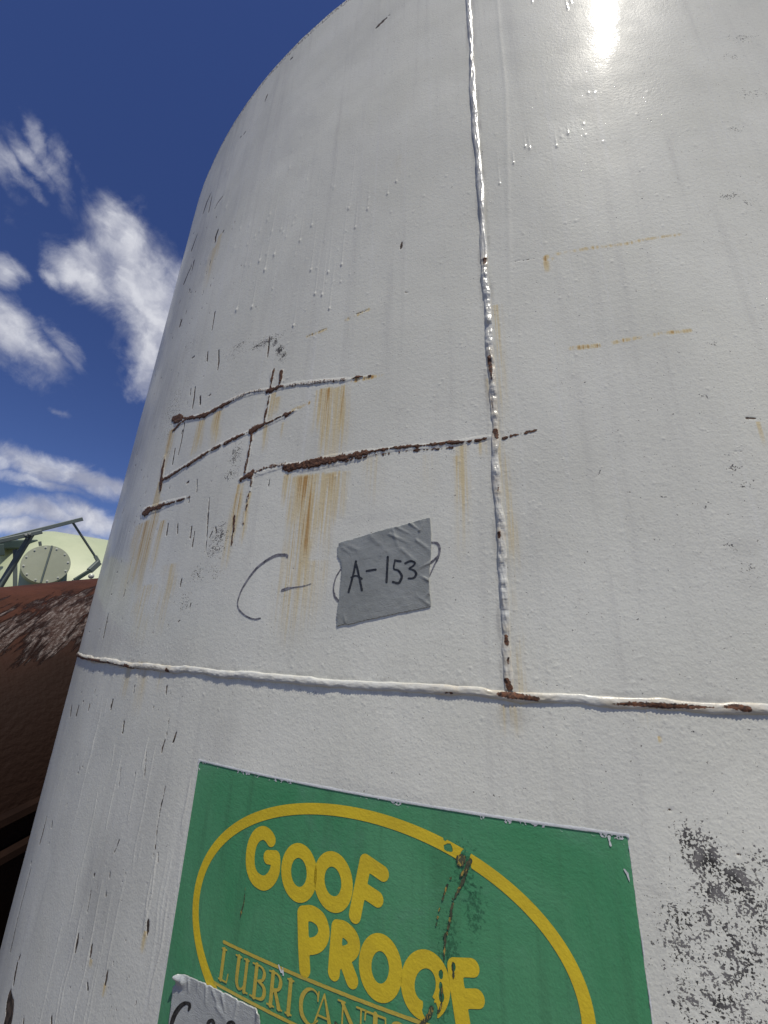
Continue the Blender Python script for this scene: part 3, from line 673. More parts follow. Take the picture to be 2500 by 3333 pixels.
scar([C2([(668,1260,8),(662,1330,8),(658,1360,4)]), C2([(655,1370,8),(652,1420,5)])], 'short upright chip low on the wall', pale=.45)

# marker writing on the bare wall -------------------------------------------------
def strokes_mesh(name, strokes, mat, parent, h, step=.0009, rag=0, label=None, thick=0):
    st = [stroke_px(s_) for s_ in strokes]; pts = [p for q in st for p in q]
    S_, Z_ = local_grid(pts, step, max(p[2] for p in pts)+.003); F = np.full((len(Z_), len(S_)), .02)
    for q in st: draw(F, S_, Z_, q, .02)
    if rag: F = F+(fbm(S_[None, :]*500, Z_[:, None]*500, 3)-.5)*rag
    o = march(name, S_, Z_, F, h, mat, parent, thick=thick)
    if o and label: o['label'] = label
    return o
def overlay(name, strokes, mat, parent, H3, lift, step=.0006, rag=.0004, label=None, ww=None):
    st = [stroke_px(s_) for s_ in strokes]; pts = [p for q in st for p in q]; m = max(p[2] for p in pts)+.002
    S2, Z2 = local_grid(pts, step, m); F = np.full((len(Z2), len(S2)), .02)
    for q in st: draw(F, S2, Z2, q, .02)
    F = F+(fbm(S2[None, :]*600, Z2[:, None]*600, 2)-.5)*rag
    hh = hsample(H3, S2, Z2)+lift
    o = march(name, S2, Z2, F, hh, mat, parent)
    if o and label: o['label'] = label
def C7(pts, w): return smoothpts([(700+.4521*p[0], 1650+.4521*p[1], (p[2] if len(p) > 2 else w)) for p in pts], 5)
def wallwrite(strokes, label):
    # laid just proud of the wall relief
    overlay('handwriting', strokes, M_marker, tank, HW, .00035, .0008, .0008, label)
wallwrite([C7([(520,362,5),(515,348,9),(480,345,9),(440,349,8),(370,385,7),(290,450,6),(210,560,5),(170,650,4),(163,715,4),(190,760,5),(240,795,5),(290,808,5),(326,800,4)], 6)], 'large faded marker letter C on the wall')
wallwrite([C7([(482,600,8),(520,588,8),(560,580,4),(640,568,2.5),(692,552,2)], 4)], 'faded marker dash beside the C')
wallwrite([C7([(905,450,4),(870,510,4),(853,590,5),(862,640,7),(885,675,8)], 5)], 'marker curve showing left of the tape')
wallwrite([C7([(1558,256,6),(1598,262,8),(1618,300,8),(1605,370,6),(1575,430,5),(1545,495,4)], 5), C7([(1545,405,8),(1575,385,7),(1612,345,4)], 4)], 'marker loop showing right of the tape')

# ------------------------------------------------------------------ sticker
sx, sy, szz = onwall(-.7365, -.32)
stick = empty('vinyl_sticker', (sx, sy, szz), 'green and yellow vinyl logo sticker with an oval, low on the white tank', 'sticker')
def rectF(S_, Z_, s0, s1, z0, z1): return np.maximum(np.maximum(s0-S_[None, :], S_[None, :]-s1), np.maximum(z0-Z_[:, None], Z_[:, None]-z1))
S_ = np.arange(-1.004, -.468, .003); Z_ = np.arange(-.49, -.148, .003)
march('backing', S_, Z_, rectF(S_, Z_, -.9985, -.4745, -.436, -.1550), .0004, M_green, stick)
# white paint lip round the sticker
S_ = np.arange(-1.008, -.464, .0011); Z_ = np.arange(-.494, -.144, .0011)
F0 = rectF(S_, Z_, -.9990, -.4740, -.4365, -.1545)
lipw = -.0001+.0016*fbm(S_[None, :]*90, Z_[:, None]*90, 4)+.0016*(Z_[:, None] > -.156)
wear = (fbm(S_[None, :]*420, Z_[:, None]*420, 3) > .64)*(F0 > -.005)*(F0 <= 0)*(Z_[:, None] > -.17)*(fbm(S_[None, :]*14, Z_[:, None]*14, 2) > .42)
F = np.abs(F0-.0003)-lipw*.62
F = np.where(wear, np.minimum(F, -.0004), F)
march('white_edge', S_, Z_, F, .0013-.2*np.abs(F0-.0003).clip(0, .003), M_edge, stick)
# oval ring
S_ = np.arange(-.975, -.498, .0016); Z_ = np.arange(-.428, -.164, .0016)
oc = (-.7438, -.2944); ra, rb = .2204, .1211
x = (S_[None, :]-oc[0]); y = (Z_[:, None]-oc[1]); q = np.hypot(x/ra, y/rb)+1e-9; gl = np.hypot(x/ra**2, y/rb**2)/q
F = np.abs((q-1)/gl)-.0056
scr = fbm(S_[None, :]*260, Z_[:, None]*260, 4)
s_c, z_c = surf(1515, 2800); near = np.exp(-((S_[None, :]-s_c)/.007)**2-((Z_[:, None]-z_c)/.012)**2)
F = np.maximum(F, (near*1.3+scr*.5-.95)*.02)
s_c, z_c = surf(1455, 2757); near = np.exp(-((S_[None, :]-s_c)/.008)**2-((Z_[:, None]-z_c)/.008)**2)
F = np.maximum(F, (near*.9+scr*1.2-1.25)*.02)
march('oval_ring', S_, Z_, F, .0007, M_yellow, stick)
def C3(pts, w): return [(600+.42194*p[0], 2400+.42194*p[1], (p[2] if len(p) > 2 else w)) for p in pts]
def C4(pts, w): return [(900+.4822*p[0], 3000+.4822*p[1], (p[2] if len(p) > 2 else w)) for p in pts]
def ell(cx, cy, rx, ry, t, w, C, n=40):
    t = R_(t); P = []
    for k in range(n+1):
        a = 2*math.pi*k/n; ex, ey = rx*math.cos(a), ry*math.sin(a); P.append((cx+ex*math.cos(t)-ey*math.sin(t), cy+ex*math.sin(t)+ey*math.cos(t)))
    return C(P, w)
def rstroke(strokes, wm):
    """constant width in metres"""
    return [[(s_, z_, wm) for s_, z_ in surfs(q)] for q in strokes]
def letter(strokes, wm, mat=None, h=.0007, dmg=False, wl=None, name='letter', step=.0013, holes=None):
    st = rstroke(strokes, wm)
    if wl: st = [[(a, b_, w) for (a, b_, _) in q] for q, w in zip(st, wl)]
    pts = [p for q in st for p in q]; S_, Z_ = local_grid(pts, step, wm+.004); F = np.full((len(Z_), len(S_)), .03)
    for q in st: draw(F, S_, Z_, q, .03)
    if holes:
        for px, py, r in holes:
            a, b_ = surf(px, py); F = np.maximum(F, r*(.6+.9*fbm(S_[None, :]*260, Z_[:, None]*170, 3))-np.hypot(S_[None, :]-a, (Z_[:, None]-b_)*.55))
    return march(name, S_, Z_, F, h, mat or M_yellow, stick)
WL = .0138
G = smoothpts([(672,790),(655,762),(615,735),(565,755),(528,820),(512,915),(517,1010),(550,1085),(612,1122),(665,1095),(700,1030),(708,955)], 5)
letter([C3(G, 1), C3([(708,955),(706,925),(650,922)], 1)], WL)
letter([ell(888,1041, 99,172,-4, 1, C3)], WL)
letter([ell(1150,1111,106,178,-8, 1, C3)], WL)
letter([C3([(1400,956),(1358,1165),(1318,1370)], 1), C3([(1400,956),(1533,1048)], 1), C3([(1362,1160),(1490,1245)], 1)], WL)
letter([C3([(916,1357),(922,1600),(932,1785)], 1), C3(smoothpts([(916,1357),(985,1355),(1050,1400),(1078,1475),(1072,1540),(1035,1590),(980,1608),(922,1602)], 4), 1)], WL)
letter([C3([(1182,1465),(1168,1640),(1156,1808)], 1), C3(smoothpts([(1182,1465),(1240,1480),(1295,1535),(1312,1600),(1290,1650),(1240,1672),(1175,1665)], 4), 1), C3([(1225,1680),(1296,1868)], 1)], WL)
letter([ell(703,307,102,174,-6, 1, C4)], WL)
letter([ell(1006,424,119,178,-4, 1, C4)], WL, holes=[(900+.4822*1035, 3000+.4822*590, .006), (900+.4822*1112, 3000+.4822*350, .0022), (900+.4822*1110, 3000+.4822*430, .0016), (900+.4822*1115, 3000+.4822*500, .0022)])
letter([C4([(1203,302),(1222,450),(1262,700),(1285,840)], 1), C4([(1203,302),(1320,307)], 1), C4([(1232,514),(1355,516)], 1)], WL, holes=[(900+.4822*1196, 3000+.4822*300, .002)])
# rules
def barmesh(s0, s1, z, w, mat, name='rule_line'):
    S_ = np.arange(s0-.004, s1+.004, .0018); Z_ = np.arange(z-.006, z+.006, .001)
    F = rectF(S_, Z_, s0, s1, z-w/2, z+w/2)+(fbm(S_[None, :]*400, Z_[:, None]*400, 2)-.5)*.0004
    march(name, S_, Z_, F, .0007, mat, stick)
barmesh(-.911, -.575, -.3262, .0030, M_pyellow); barmesh(-.917, -.568, -.3640, .0028, M_pyellow)
# LUBRICANTS in serif capitals, in wall metres: baseline .3588, cap height to -.3312
ZB, ZT = -.3588, -.3312; CH = ZT-ZB; IT = .0
def serif(ch, s, w):
    """strokes as [(x,y,w)] with x in 0..w metres from s, y 0..1"""
    tk, tn, sf = .0046, .0017, .0015
    def L(*p): return [(s+x*w, ZB+y*CH, q) for x, y, q in p]
    o = []
    if ch == 'L': o = [L((.28,.04,tk),(.28,.96,tk)), L((.05,.98,sf),(.55,.98,sf)), L((.05,.02,sf),(.9,.02,tn)), L((.9,.03,tn),(.97,.28,sf))]
    if ch == 'U': o = [L((.22,.96,tk),(.21,.35,tk),(.27,.14,tk*.85),(.42,.04,tk*.6),(.6,.07,tn),(.73,.2,tn)), L((.78,.96,tk*.9),(.77,.03,tk*.9)), L((0,.98,sf),(.4,.98,sf)), L((.58,.98,sf),(.92,.98,sf)), L((.75,.02,sf),(1,.02,sf))]
    if ch == 'B': o = [L((.25,.03,tk),(.25,.97,tk)), L((0,.98,sf),(.5,.98,tn),(.72,.88,tk*.7),(.76,.76,tk*.9),(.66,.6,tk*.6),(.4,.53,tn)), L((.4,.53,tn),(.76,.44,tk*.7),(.86,.27,tk),(.76,.09,tk*.7),(.45,.02,tn),(0,.02,sf))]
    if ch == 'R': o = [L((.25,.03,tk),(.25,.97,tk)), L((0,.98,sf),(.5,.98,tn),(.74,.87,tk*.7),(.78,.72,tk),(.66,.55,tk*.6),(.3,.49,tn)), L((.47,.48,tk*.8),(.8,.05,tk*1.0)), L((.02,.02,sf),(.48,.02,sf)), L((.7,.02,sf),(1,.02,sf))]
    if ch == 'I': o = [L((.5,.03,tk),(.5,.97,tk)), L((0,.98,sf),(1,.98,sf)), L((0,.02,sf),(1,.02,sf))]
    if ch == 'C': o = [L((.88,.72,sf),(.84,.9,tn),(.62,.98,tn),(.36,.9,tk*.7),(.17,.68,tk),(.13,.45,tk),(.2,.2,tk),(.42,.04,tk*.7),(.66,.02,tn),(.92,.2,sf)), L((.88,.72,sf),(.9,.98,sf))]
    if ch == 'A': o = [L((.1,.03,tn),(.48,.98,tn)), L((.48,.96,tn),(.82,.03,tk*1.05)), L((.25,.35,tn),(.68,.35,tn)), L((0,.02,sf),(.24,.02,sf)), L((.66,.02,sf),(1,.02,sf))]
    if ch == 'N': o = [L((.18,.03,tn),(.18,.96,tn)), L((.16,.95,tk*.7),(.82,.05,tk)), L((.82,.02,tn),(.82,.96,tn)), L((0,.98,sf),(.25,.98,sf)), L((0,.02,sf),(.36,.02,sf)), L((.66,.98,sf),(1,.98,sf))]
    if ch == 'T': o = [L((.5,.03,tk),(.5,.97,tk)), L((.05,.97,tn),(.95,.97,tn)), L((.05,.95,sf),(.03,.74,sf)), L((.95,.95,sf),(.97,.74,sf)), L((.3,.02,sf),(.7,.02,sf))]
    if ch == 'S': o = [L((.8,.75,sf),(.76,.92,tn),(.5,.98,tn),(.24,.9,tk*.7),(.2,.72,tk*.8),(.45,.55,tk),(.76,.4,tk),(.84,.2,tk*.8),(.66,.05,tk*.6),(.4,.01,tn),(.14,.12,tn),(.12,.3,sf)), L((.8,.75,sf),(.82,.97,sf))]
    pts = [p for q in o for p in q]; S_, Z_ = local_grid(pts, .0007, .006); F = np.full((len(Z_), len(S_)), .02)
    for q in o: draw(F, S_, Z_, smooth2(q) if len(q) > 3 else q, .02)
    march('letter', S_, Z_, F, .0010, M_pyellow, stick)
def smooth2(q): return smoothpts(q, 4)
# measured letter boxes from the photograph
def C6(x, y): return surf(500+.30139*x, 3000+.30139*y)[0]
xs = {'L': (C6(785,310), C6(825,600)), 'U': None}
bx_ = [('L', C6(705,590), C6(805,640)), ('U', C6(875,560), C6(1040,560)), ('B', C6(1045,790), C6(1225,790)), ('R', C6(1225,885), C6(1390,955)), ('I', C6(1425,985), C6(1490,1020))]
def C8(x, y): return surf(900+.4822*x, 3000+.4822*y)[0]
bx_ += [('C', C8(145,610), C8(285,520)+.003), ('A', -.7835, -.7555), ('N', -.7545, -.7235), ('T', -.7255, -.7025), ('S', -.7000, -.6800)]
for ch, a, b_ in bx_: serif(ch, a, b_-a)
# scratches on the sticker
def scratches(strokes, mat, parent, h, step, rag, label):
    for q in strokes: strokes_mesh('scratch', [q], mat, parent, h, step, rag, label)
scratches([C4([(1075,40,3),(1100,-90,3)], 3), [(1530,2800,14),(1515,2830,12),(1500,2850,10)], [(1520,2840,8),(1500,2880,9),(1478,2925,7),(1470,2960,10),(1462,3010,6),(1456,3035,7)], [(1500,2800,30),(1505,2790,24)],
   [(1440,2930,2),(1448,2900,3),(1470,2850,3)], [(1450,3040,6),(1447,3120,3)]], M_scuff, stick, .0012, .0009, .004, 'scuffed scratch through the oval and green')
scratches([[(1095,0+3330,10),(1098,3345,10)],[(1405,3280,14),(1400,3300,12),(1372,3330,10),(1360,3350,8)],[(1440,3180,3),(1438,3250,4),(1442,3275,2)],[(1474,3130,3),(1478,3180,3)],[(1428,3290,8),(1440,3262,5)]], M_scuff, stick, .0012, .0009, .003, 'dark scratch across the lower letters')
scratches([[(802,2880,1),(795,2940,2.5),(787,2968,5),(784,2985,2)]], M_scuff, stick, .0009, .0007, .001, 'short scratch under the first letter')
scratches([[(1982,2722,8),(1984,2738,5),(1986,2748,7)],[(2030,2828,4),(2042,2842,5),(2048,2870,4)],[(922,3148,4),(924,3170,5)],[(908,3138,3),(916,3160,6)]], M_edge, stick, .0010, .0007, .002, 'small white paint flake on the sticker')

# ------------------------------------------------------------------ duct tape pieces
def tape_mat(name, c0, c1, rough, metal):
    m, T, b = newmat(name); co = wallco(T)
    c = T.mix(T.ramp(T.noise(co, 18, 4, .6), .3, .7), c0, c1)
    T.put(b.inputs['Base Color'], c); b.inputs['Roughness'].default_value = rough; b.inputs['Metallic'].default_value = metal
    weave = T.math('ADD', T.math('MULTIPLY', T.math('SINE', T.math('MULTIPLY', T.vm('DOT_PRODUCT', co, (.97, -.24, 0)), 4200)), .25), T.noise(T.scalev(co, (420, 900, 1)), 1.0, 2))
    c = T.mix(T.ramp(T.noise(T.scalev(co, (9, 40, 1)), 4.0, 5, .65), .5, .75, 0, .3), c, tuple(x*.55 for x in c0)); T.put(b.inputs['Base Color'], c)
    n = T.add('ShaderNodeBump'); n.inputs['Distance'].default_value = .0004
    T.put(n.inputs['Height'], T.math('ADD', weave, T.math('MULTIPLY', T.noise(co, 120, 3), 1.2))); T.l.new(n.outputs[0], b.inputs['Normal']); return m
M_tape1 = tape_mat('grey_duct_tape', (.32, .325, .285), (.39, .395, .35), .38, .25)
M_tape2 = tape_mat('silver_duct_tape', (.46, .48, .46), (.56, .58, .55), .38, .2)
def polyF(S_, Z_, poly):
    s = S_[None, :]+0*Z_[:, None]; z = Z_[:, None]+0*S_[None, :]; d = np.full(s.shape, 1e3); ins = np.zeros(s.shape, bool); n = len(poly)
    for k in range(n):
        a, b_ = poly[k], poly[(k+1) % n]; dx, dz = b_[0]-a[0], b_[1]-a[1]
        t = np.clip(((s-a[0])*dx+(z-a[1])*dz)/(dx*dx+dz*dz), 0, 1); d = np.minimum(d, np.hypot(s-a[0]-t*dx, z-a[1]-t*dz))
        if a[1] != b_[1]: ins ^= ((a[1] > z) != (b_[1] > z)) & (s < (b_[0]-a[0])*(z-a[1])/(b_[1]-a[1])+a[0])
    return np.where(ins, -d, d)
def crease(S_, Z_, lines, h0):
    Hh = np.full((len(Z_), len(S_)), h0)
    s = S_[None, :]; z = Z_[:, None]
    for a, b_, w, h in lines:
        a, b_ = surf(*a), surf(*b_); dx, dz = b_[0]-a[0], b_[1]-a[1]; t = np.clip(((s-a[0])*dx+(z-a[1])*dz)/(dx*dx+dz*dz), 0, 1)
        d = np.hypot(s-a[0]-t*dx, z-a[1]-t*dz); Hh = Hh+h*np.exp(-(d/w)**2)*(1-.7*t)
    return Hh+.0005*(fbm(s*90, z*90, 3)-.3)
def C5(x, y): return (1000+.4822*x, 1600+.4822*y)
tp = onwall(-.725, .10); tape1 = empty('duct_tape', tp, 'dark grey square of duct tape marked A-153, above the horizontal weld', 'tape', 'duct tape labels on the white tank')
poly = surfs([C5(*p) for p in [(212,345),(330,315),(500,262),(640,230),(770,190),(830,175),(838,300),(838,400),(832,500),(822,590),(828,680),(838,776),(700,805),(520,842),(320,888),(200,914),(198,850),(207,770),(218,700),(226,600),(232,520),(222,470),(205,440),(204,375),(216,370)]])
S_, Z_ = local_grid(poly, .0011, .005)
F = polyF(S_, Z_, poly)
ser = .0007*np.abs(((Z_[:, None]*240) % 1)-.5)*4*(np.abs(S_[None, :]-.0+.79) < .02)+(fbm(S_[None, :]*200, Z_[:, None]*200, 2)-.5)*.0012
F = F+ser
Hh = crease(S_, Z_, [(C5(560,290),C5(690,350),.0022,.0010),(C5(600,240),C5(700,290),.0018,.0009),(C5(690,210),C5(760,265),.0016,.0012),(C5(760,265),C5(790,200),.0015,.0012),(C5(740,330),C5(835,400),.0022,.0010),(C5(580,260),C5(625,400),.0025,.0008),
   (C5(430,300),C5(560,420),.0035,.0007),(C5(640,390),C5(760,500),.0025,.0007),(C5(835,480),C5(755,520),.0018,.0011),(C5(820,600),C5(770,570),.0016,.0012),(C5(830,680),C5(790,720),.0018,.001),(C5(820,760),C5(740,700),.0018,.0008),(C5(340,390),C5(230,350),.003,.0006),(C5(500,430),C5(560,330),.003,.0006),(C5(240,380),C5(300,420),.002,.0006),(C5(260,880),C5(250,830),.0015,.0008)], .0010)
march('tape_strip', S_, Z_, F, Hh, M_tape1, tape1, thick=.0014)
H1 = (S_, Z_, Hh)
for lb, q in (('marker letter A', [C7([(1017,395,7.5),(995,500,6.5),(965,612,7.5)], 7), C7([(1020,415,7),(1042,510,7),(1060,600,7.5)], 7), C7([(983,508,5),(1020,497,6),(1060,518,7)], 6)]),
          ('marker dash', [C7([(1095,462,7),(1160,452,7)], 7)]),
          ('marker digit 1', [C7([(1246,362,7.5),(1237,542,7.5)], 7)]),
          ('marker digit 5', [C7([(1338,393,7),(1297,386,7)], 7), C7([(1297,386,6),(1290,445,6),(1322,460,7),(1347,500,8),(1325,548,8),(1283,541,7)], 7)]),
          ('marker digit 3', [C7([(1372,407,7),(1408,392,7),(1440,402,7),(1430,425,6),(1400,445,5),(1435,458,7),(1450,485,8),(1432,512,7),(1395,516,6)], 7)])):
    overlay('handwriting', q, M_markblk, tape1, H1, .00025, label=lb)
tp = onwall(-.93, -.40); tape2 = empty('duct_tape', tp, 'light silver piece of duct tape stuck over the lower left corner of the green sticker', 'tape', 'duct tape labels on the white tank')
def C9(x, y): return (500+.30139*x, 3000+.30139*y)
poly = surfs([C9(*p) for p in [(272,548),(300,538),(420,590),(560,650),(700,716),(850,790),(960,850),(1080,900),(1140,935),(1165,985),(1162,1105),(1168,1400),(1000,1500),(600,1380),(160,1200),(180,1105),(205,900),(228,690),(255,660),(268,600)]])
S_, Z_ = local_grid(poly, .0011, .005)
F = polyF(S_, Z_, poly)+(fbm(S_[None, :]*200, Z_[:, None]*200, 2)-.5)*.0012
Hh = crease(S_, Z_, [(C9(270,560),C9(350,640),.004,.006),(C9(340,590),C9(335,700),.0016,.0016),(C9(400,620),C9(395,740),.0016,.0014),(C9(590,690),C9(580,860),.0016,.0014),(C9(660,730),C9(720,900),.0018,.0010),(C9(760,780),C9(790,960),.0016,.0012),(C9(925,860),C9(880,1060),.0018,.0014),(C9(1150,950),C9(1135,1060),.0025,.003),(C9(700,900),C9(830,1080),.0022,.0008),(C9(500,640),C9(490,740),.0014,.0008)], .0024)
march('tape_strip', S_, Z_, F, Hh, M_tape2, tape2, thick=.0014)
H2 = (S_, Z_, Hh)
def C9w(pts): return smoothpts([(500+.30139*x, 3000+.30139*y, w) for x, y, w in pts], 5)
overlay('handwriting', [C9w([(402,930,7),(412,885,10),(375,862,11),(320,890,11),(265,960,12),(225,1060,12),(205,1170,12),(240,1260,10)])], M_markblk, tape2, H2, .00025, label='thick marker letter C')
overlay('handwriting', [C9w([(600,1130,10),(612,1075,10),(645,1045,10),(672,1075,9),(678,1150,10),(665,1250,10),(620,1290,10),(590,1220,10),(600,1130,10)])], M_markblk, tape2, H2, .00025, label='first marker digit 0')
overlay('handwriting', [C9w([(810,1140,10),(825,1085,10),(858,1062,10),(888,1085,9),(895,1160,10),(885,1270,10),(840,1320,10),(805,1240,10),(810,1140,10)])], M_markblk, tape2, H2, .00025, label='second marker digit 0')

# ------------------------------------------------------------------ brown tank on the left
def tube_between(p, q, r0, r1=None, n=12, caps=True):
    p, q = Vector(p), Vector(q); r1 = r0 if r1 is None else r1; d = (q-p).normalized()
    a = d.orthogonal().normalized(); b_ = d.cross(a); V = []; F = []
    for c_, r in ((p, r0), (q, r1)):
        for k in range(n): t = 2*math.pi*k/n; V.append(c_+(a*math.cos(t)+b_*math.sin(t))*r)
    F = [(k, (k+1) % n, n+(k+1) % n, n+k) for k in range(n)]
    if caps: F += [tuple(range(n))[::-1], tuple(range(n, 2*n))]
    return V, F
def boxbar(p, q, w, h, up=Vector((0, 0, 1))):
    """rectangular bar p->q, width w, height h with bevelled long edges"""
    p, q = Vector(p), Vector(q); d = (q-p).normalized(); sd = d.cross(up).normalized(); u = sd.cross(d).normalized(); bv = min(w, h)*.14
    prof = [(-w/2+bv, -h/2), (w/2-bv, -h/2), (w/2, -h/2+bv), (w/2, h/2-bv), (w/2-bv, h/2), (-w/2+bv, h/2), (-w/2, h/2-bv), (-w/2, -h/2+bv)]
    V = [c_+sd*x+u*y for c_ in (p, q) for x, y in prof]; n = 8
    return V, [(k, (k+1) % n, n+(k+1) % n, n+k) for k in range(n)]+[tuple(range(n))[::-1], tuple(range(n, 2*n))]
def join(parts):
    V = []; F = []
    for v, f in parts: o = len(V); V += list(v); F += [tuple(i+o for i in q) for q in f]
    return V, F
ax = ray(1900, 1735)                                   # the tank lies along this slightly rising line
hz = Vector((ax.x, ax.y, 0)).normalized(); left = Vector((-ax.y, ax.x, 0)).normalized(); wup = ax.cross(-left).normalized()
if wup.z < 0: wup = -wup
sil = ray(0, 1912); eps = math.atan2(sil.dot(wup), sil.dot(left)); BR, BL = .98, 3.25
cen = Vector((0, 0, EYE))+BL*(left*math.cos(eps-math.asin(BR/BL))+wup*math.sin(eps-math.asin(BR/BL)))
print('brown centre', cen, 'eps', math.degrees(eps))
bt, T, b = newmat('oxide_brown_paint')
pos = T.add('ShaderNodeAttribute', attribute_name='wall').outputs['Vector']      # (along, around, -)
c = T.mix(T.ramp(T.noise(pos, 3, 5, .6), .3, .7), (.045, .018, .010), (.088, .033, .019))
c = T.mix(T.ramp(T.noise(pos, 30, 4, .6), .5, .75, 0, .5), c, (.05, .022, .016))
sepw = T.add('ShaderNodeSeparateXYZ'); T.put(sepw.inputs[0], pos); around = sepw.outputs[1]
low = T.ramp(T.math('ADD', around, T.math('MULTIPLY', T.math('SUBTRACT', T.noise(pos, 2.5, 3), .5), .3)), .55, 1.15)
c = T.mix(low, (.017, .008, .005), c)  # lower side darkened in the colour, standing in for its shade
# peeled band
shr = T.add('ShaderNodeCombineXYZ'); T.put(shr.inputs[0], sepw.outputs[0]); T.put(shr.inputs[1], T.math('SUBTRACT', around, T.math('MULTIPLY', sepw.outputs[0], .8)))
sv_ = shr.outputs[0]
fl = T.math('ADD', T.math('MULTIPLY', T.noise(T.scalev(sv_, (7, 24, 1)), 1.0, 8, .72, .6), .7), T.math('MULTIPLY', T.noise(T.scalev(sv_, (1.2, 5, 1)), 1.0, 3, .5), .45))
aj = T.math('ADD', around, T.math('MULTIPLY', T.math('SUBTRACT', T.noise(T.scalev(sv_, (1, 9, 1)), 1.0, 3, .6), .5), .5))
bandm = T.math('MULTIPLY', T.ramp(aj, .55, .85), T.ramp(aj, 1.55, 1.05))
pm = T.ramp(T.math('ADD', fl, T.math('MULTIPLY', bandm, .32)), .82, .93)
pc = T.mix(T.ramp(T.noise(T.scalev(sv_, (22, 60, 1)), 1.0, 7, .8), .44, .68), (.075, .045, .036), (.40, .35, .32))
c = T.mix(T.math('MULTIPLY', pm, .85), c, pc)
T.put(b.inputs['Base Color'], c); b.inputs['Roughness'].default_value = .72; b.inputs['Specular IOR Level'].default_value = .12
n_ = T.add('ShaderNodeBump'); n_.inputs['Distance'].default_value = .035
T.put(n_.inputs['Height'], T.math('ADD', T.math('MULTIPLY', pm, T.noise(T.scalev(pos, (12, 60, 1)), 1.0, 5, .7)), T.math('MULTIPLY', T.noise(pos, 40, 3), .15))); T.l.new(n_.outputs[0], b.inputs['Normal'])
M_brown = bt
cbase = Vector((cen.x, cen.y, 0))
brown = empty('rusty_tank', cbase, 'rusty brown steel tank on its side with peeling paint, left of the white tank', 'steel tank')
T0, T1 = -5.6, 5.6  # unseen end lengthened behind the camera to block skylight on the white wall
prof = [(T0-.32, .02), (T0-.30, .35), (T0-.22, .65), (T0-.10, .87), (T0, .97), (T0+.06, 1.0)]+[(T0+.06+(T1-T0-.12)*k/60, 1.0) for k in range(1, 60)]+[(T1-.06, 1.0), (T1, .97), (T1+.10, .87), (T1+.22, .65), (T1+.30, .35), (T1+.32, .02)]
NR = 220; th = np.linspace(0, 2*math.pi, NR, endpoint=False)
A = np.array(ax); U = np.array(left)*-1; Wv = np.array(wup); Cn = np.array(cen)
Pg = np.zeros((len(prof), NR, 3)); Wl = np.zeros((len(prof), NR, 3))
for i, (t, r) in enumerate(prof):
    dent = 1+(fbm(np.cos(th)*3+t*.7+9, np.sin(th)*3+t*1.3, 3)-.5)*.012
    Pg[i] = Cn+A*t+BR*r*dent[:, None]*(np.cos(th)[:, None]*U+np.sin(th)[:, None]*Wv)
    a_ = np.where(th > math.pi, th-2*math.pi, th)
    Wl[i, :, 0] = t; Wl[i, :, 1] = a_; Wl[i, :, 2] = 0
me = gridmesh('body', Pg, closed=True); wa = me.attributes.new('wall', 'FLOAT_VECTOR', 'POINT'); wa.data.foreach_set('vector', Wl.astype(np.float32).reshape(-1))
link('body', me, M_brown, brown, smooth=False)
M_dkbrown = objmat('dark_rusty_steel', (.010, .005, .0035), (.018, .009, .006), 8, .9)
M_dkbrown.node_tree.nodes['Principled BSDF'].inputs['Specular IOR Level'].default_value = .08
for ang, rr, w in ((6.5, 1.02, .05), (-.5, 1.02, .05)):
    a = R_(ang); d = Vector(U)*math.cos(a)+Vector(Wv)*math.sin(a)
    V, F = boxbar(cen+ax*T0+d*BR*rr, cen+ax*T1+d*BR*rr, .035, .07, d)
    link('side_rail', pymesh('side_rail', V, F), M_dkbrown, brown, smooth=False)
V, F = boxbar(Vector(((cen+ax*T0).x, (cen+ax*T0).y, .24))-left*.82, Vector(((cen+ax*T1).x, (cen+ax*T1).y, .24))-left*.82, .16, .46)
link('skid_beam', pymesh('skid_beam', V, F), M_dkbrown, brown, smooth=False)
for t in (-4.6, -2.0, .8, 4.2):
    c_ = cen+ax*t; V, F = join([boxbar(Vector((c_.x, c_.y, 0))+left*-.75, Vector((c_.x, c_.y, 0))+left*.75, .25, max(.16, 2*(c_.z-BR*.72)), Vector((0, 0, 1)))])
    link('saddle', pymesh('saddle', V, F), M_dkbrown, brown, smooth=False)

# ------------------------------------------------------------------ pale green tank behind
M_pale = objmat('pale_green_paint', (.42, .465, .29), (.49, .525, .335), 1.6, .5, .25, 0, .01, (1, 1, .5), (.40, .42, .30), .68)
M_cover = objmat('dull_green_cover', (.33, .35, .25), (.39, .41, .29), 3, .55, .3, 0, .004, (1, 1, 1), (.17, .14, .10), .66)
M_gsteel = objmat('grey_green_steel', (.10, .125, .11), (.14, .165, .145), 4, .55, .2)
M_dsteel = objmat('dark_green_steel', (.03, .05, .04), (.05, .075, .06), 4, .55, .2)
M_bolt = objmat('weathered_bolt', (.5, .52, .42), (.66, .66, .58), 20, .4, .2, .1)
def dirh(az): return Vector((math.sin(az), math.cos(az), 0))
g_az = R_(-38.5); gp = dirh(g_az); ga = Vector((gp.y, -gp.x, 0))          # ga points right
GL, GR = 8.9, 1.62
topz = EYE+math.tan(R_(11.15))*GL
gc = gp*GL+Vector((0, 0, topz-GR*1.02))
gtank = empty('pale_green_tank', (gc.x, gc.y, 0), 'pale green steel tank with a round bolted manhole cover, behind the rusty tank', 'steel tank')
gprof = [(-.95, .02), (-.93, .3), (-.86, .55), (-.74, .76), (-.58, .9), (-.42, .965), (-.3, .99), (-.2, 1.0), (1.5, 1.0), (4.5, 1.0), (6.2, 1.0), (6.5, .9), (6.8, .5), (6.9, .02)]
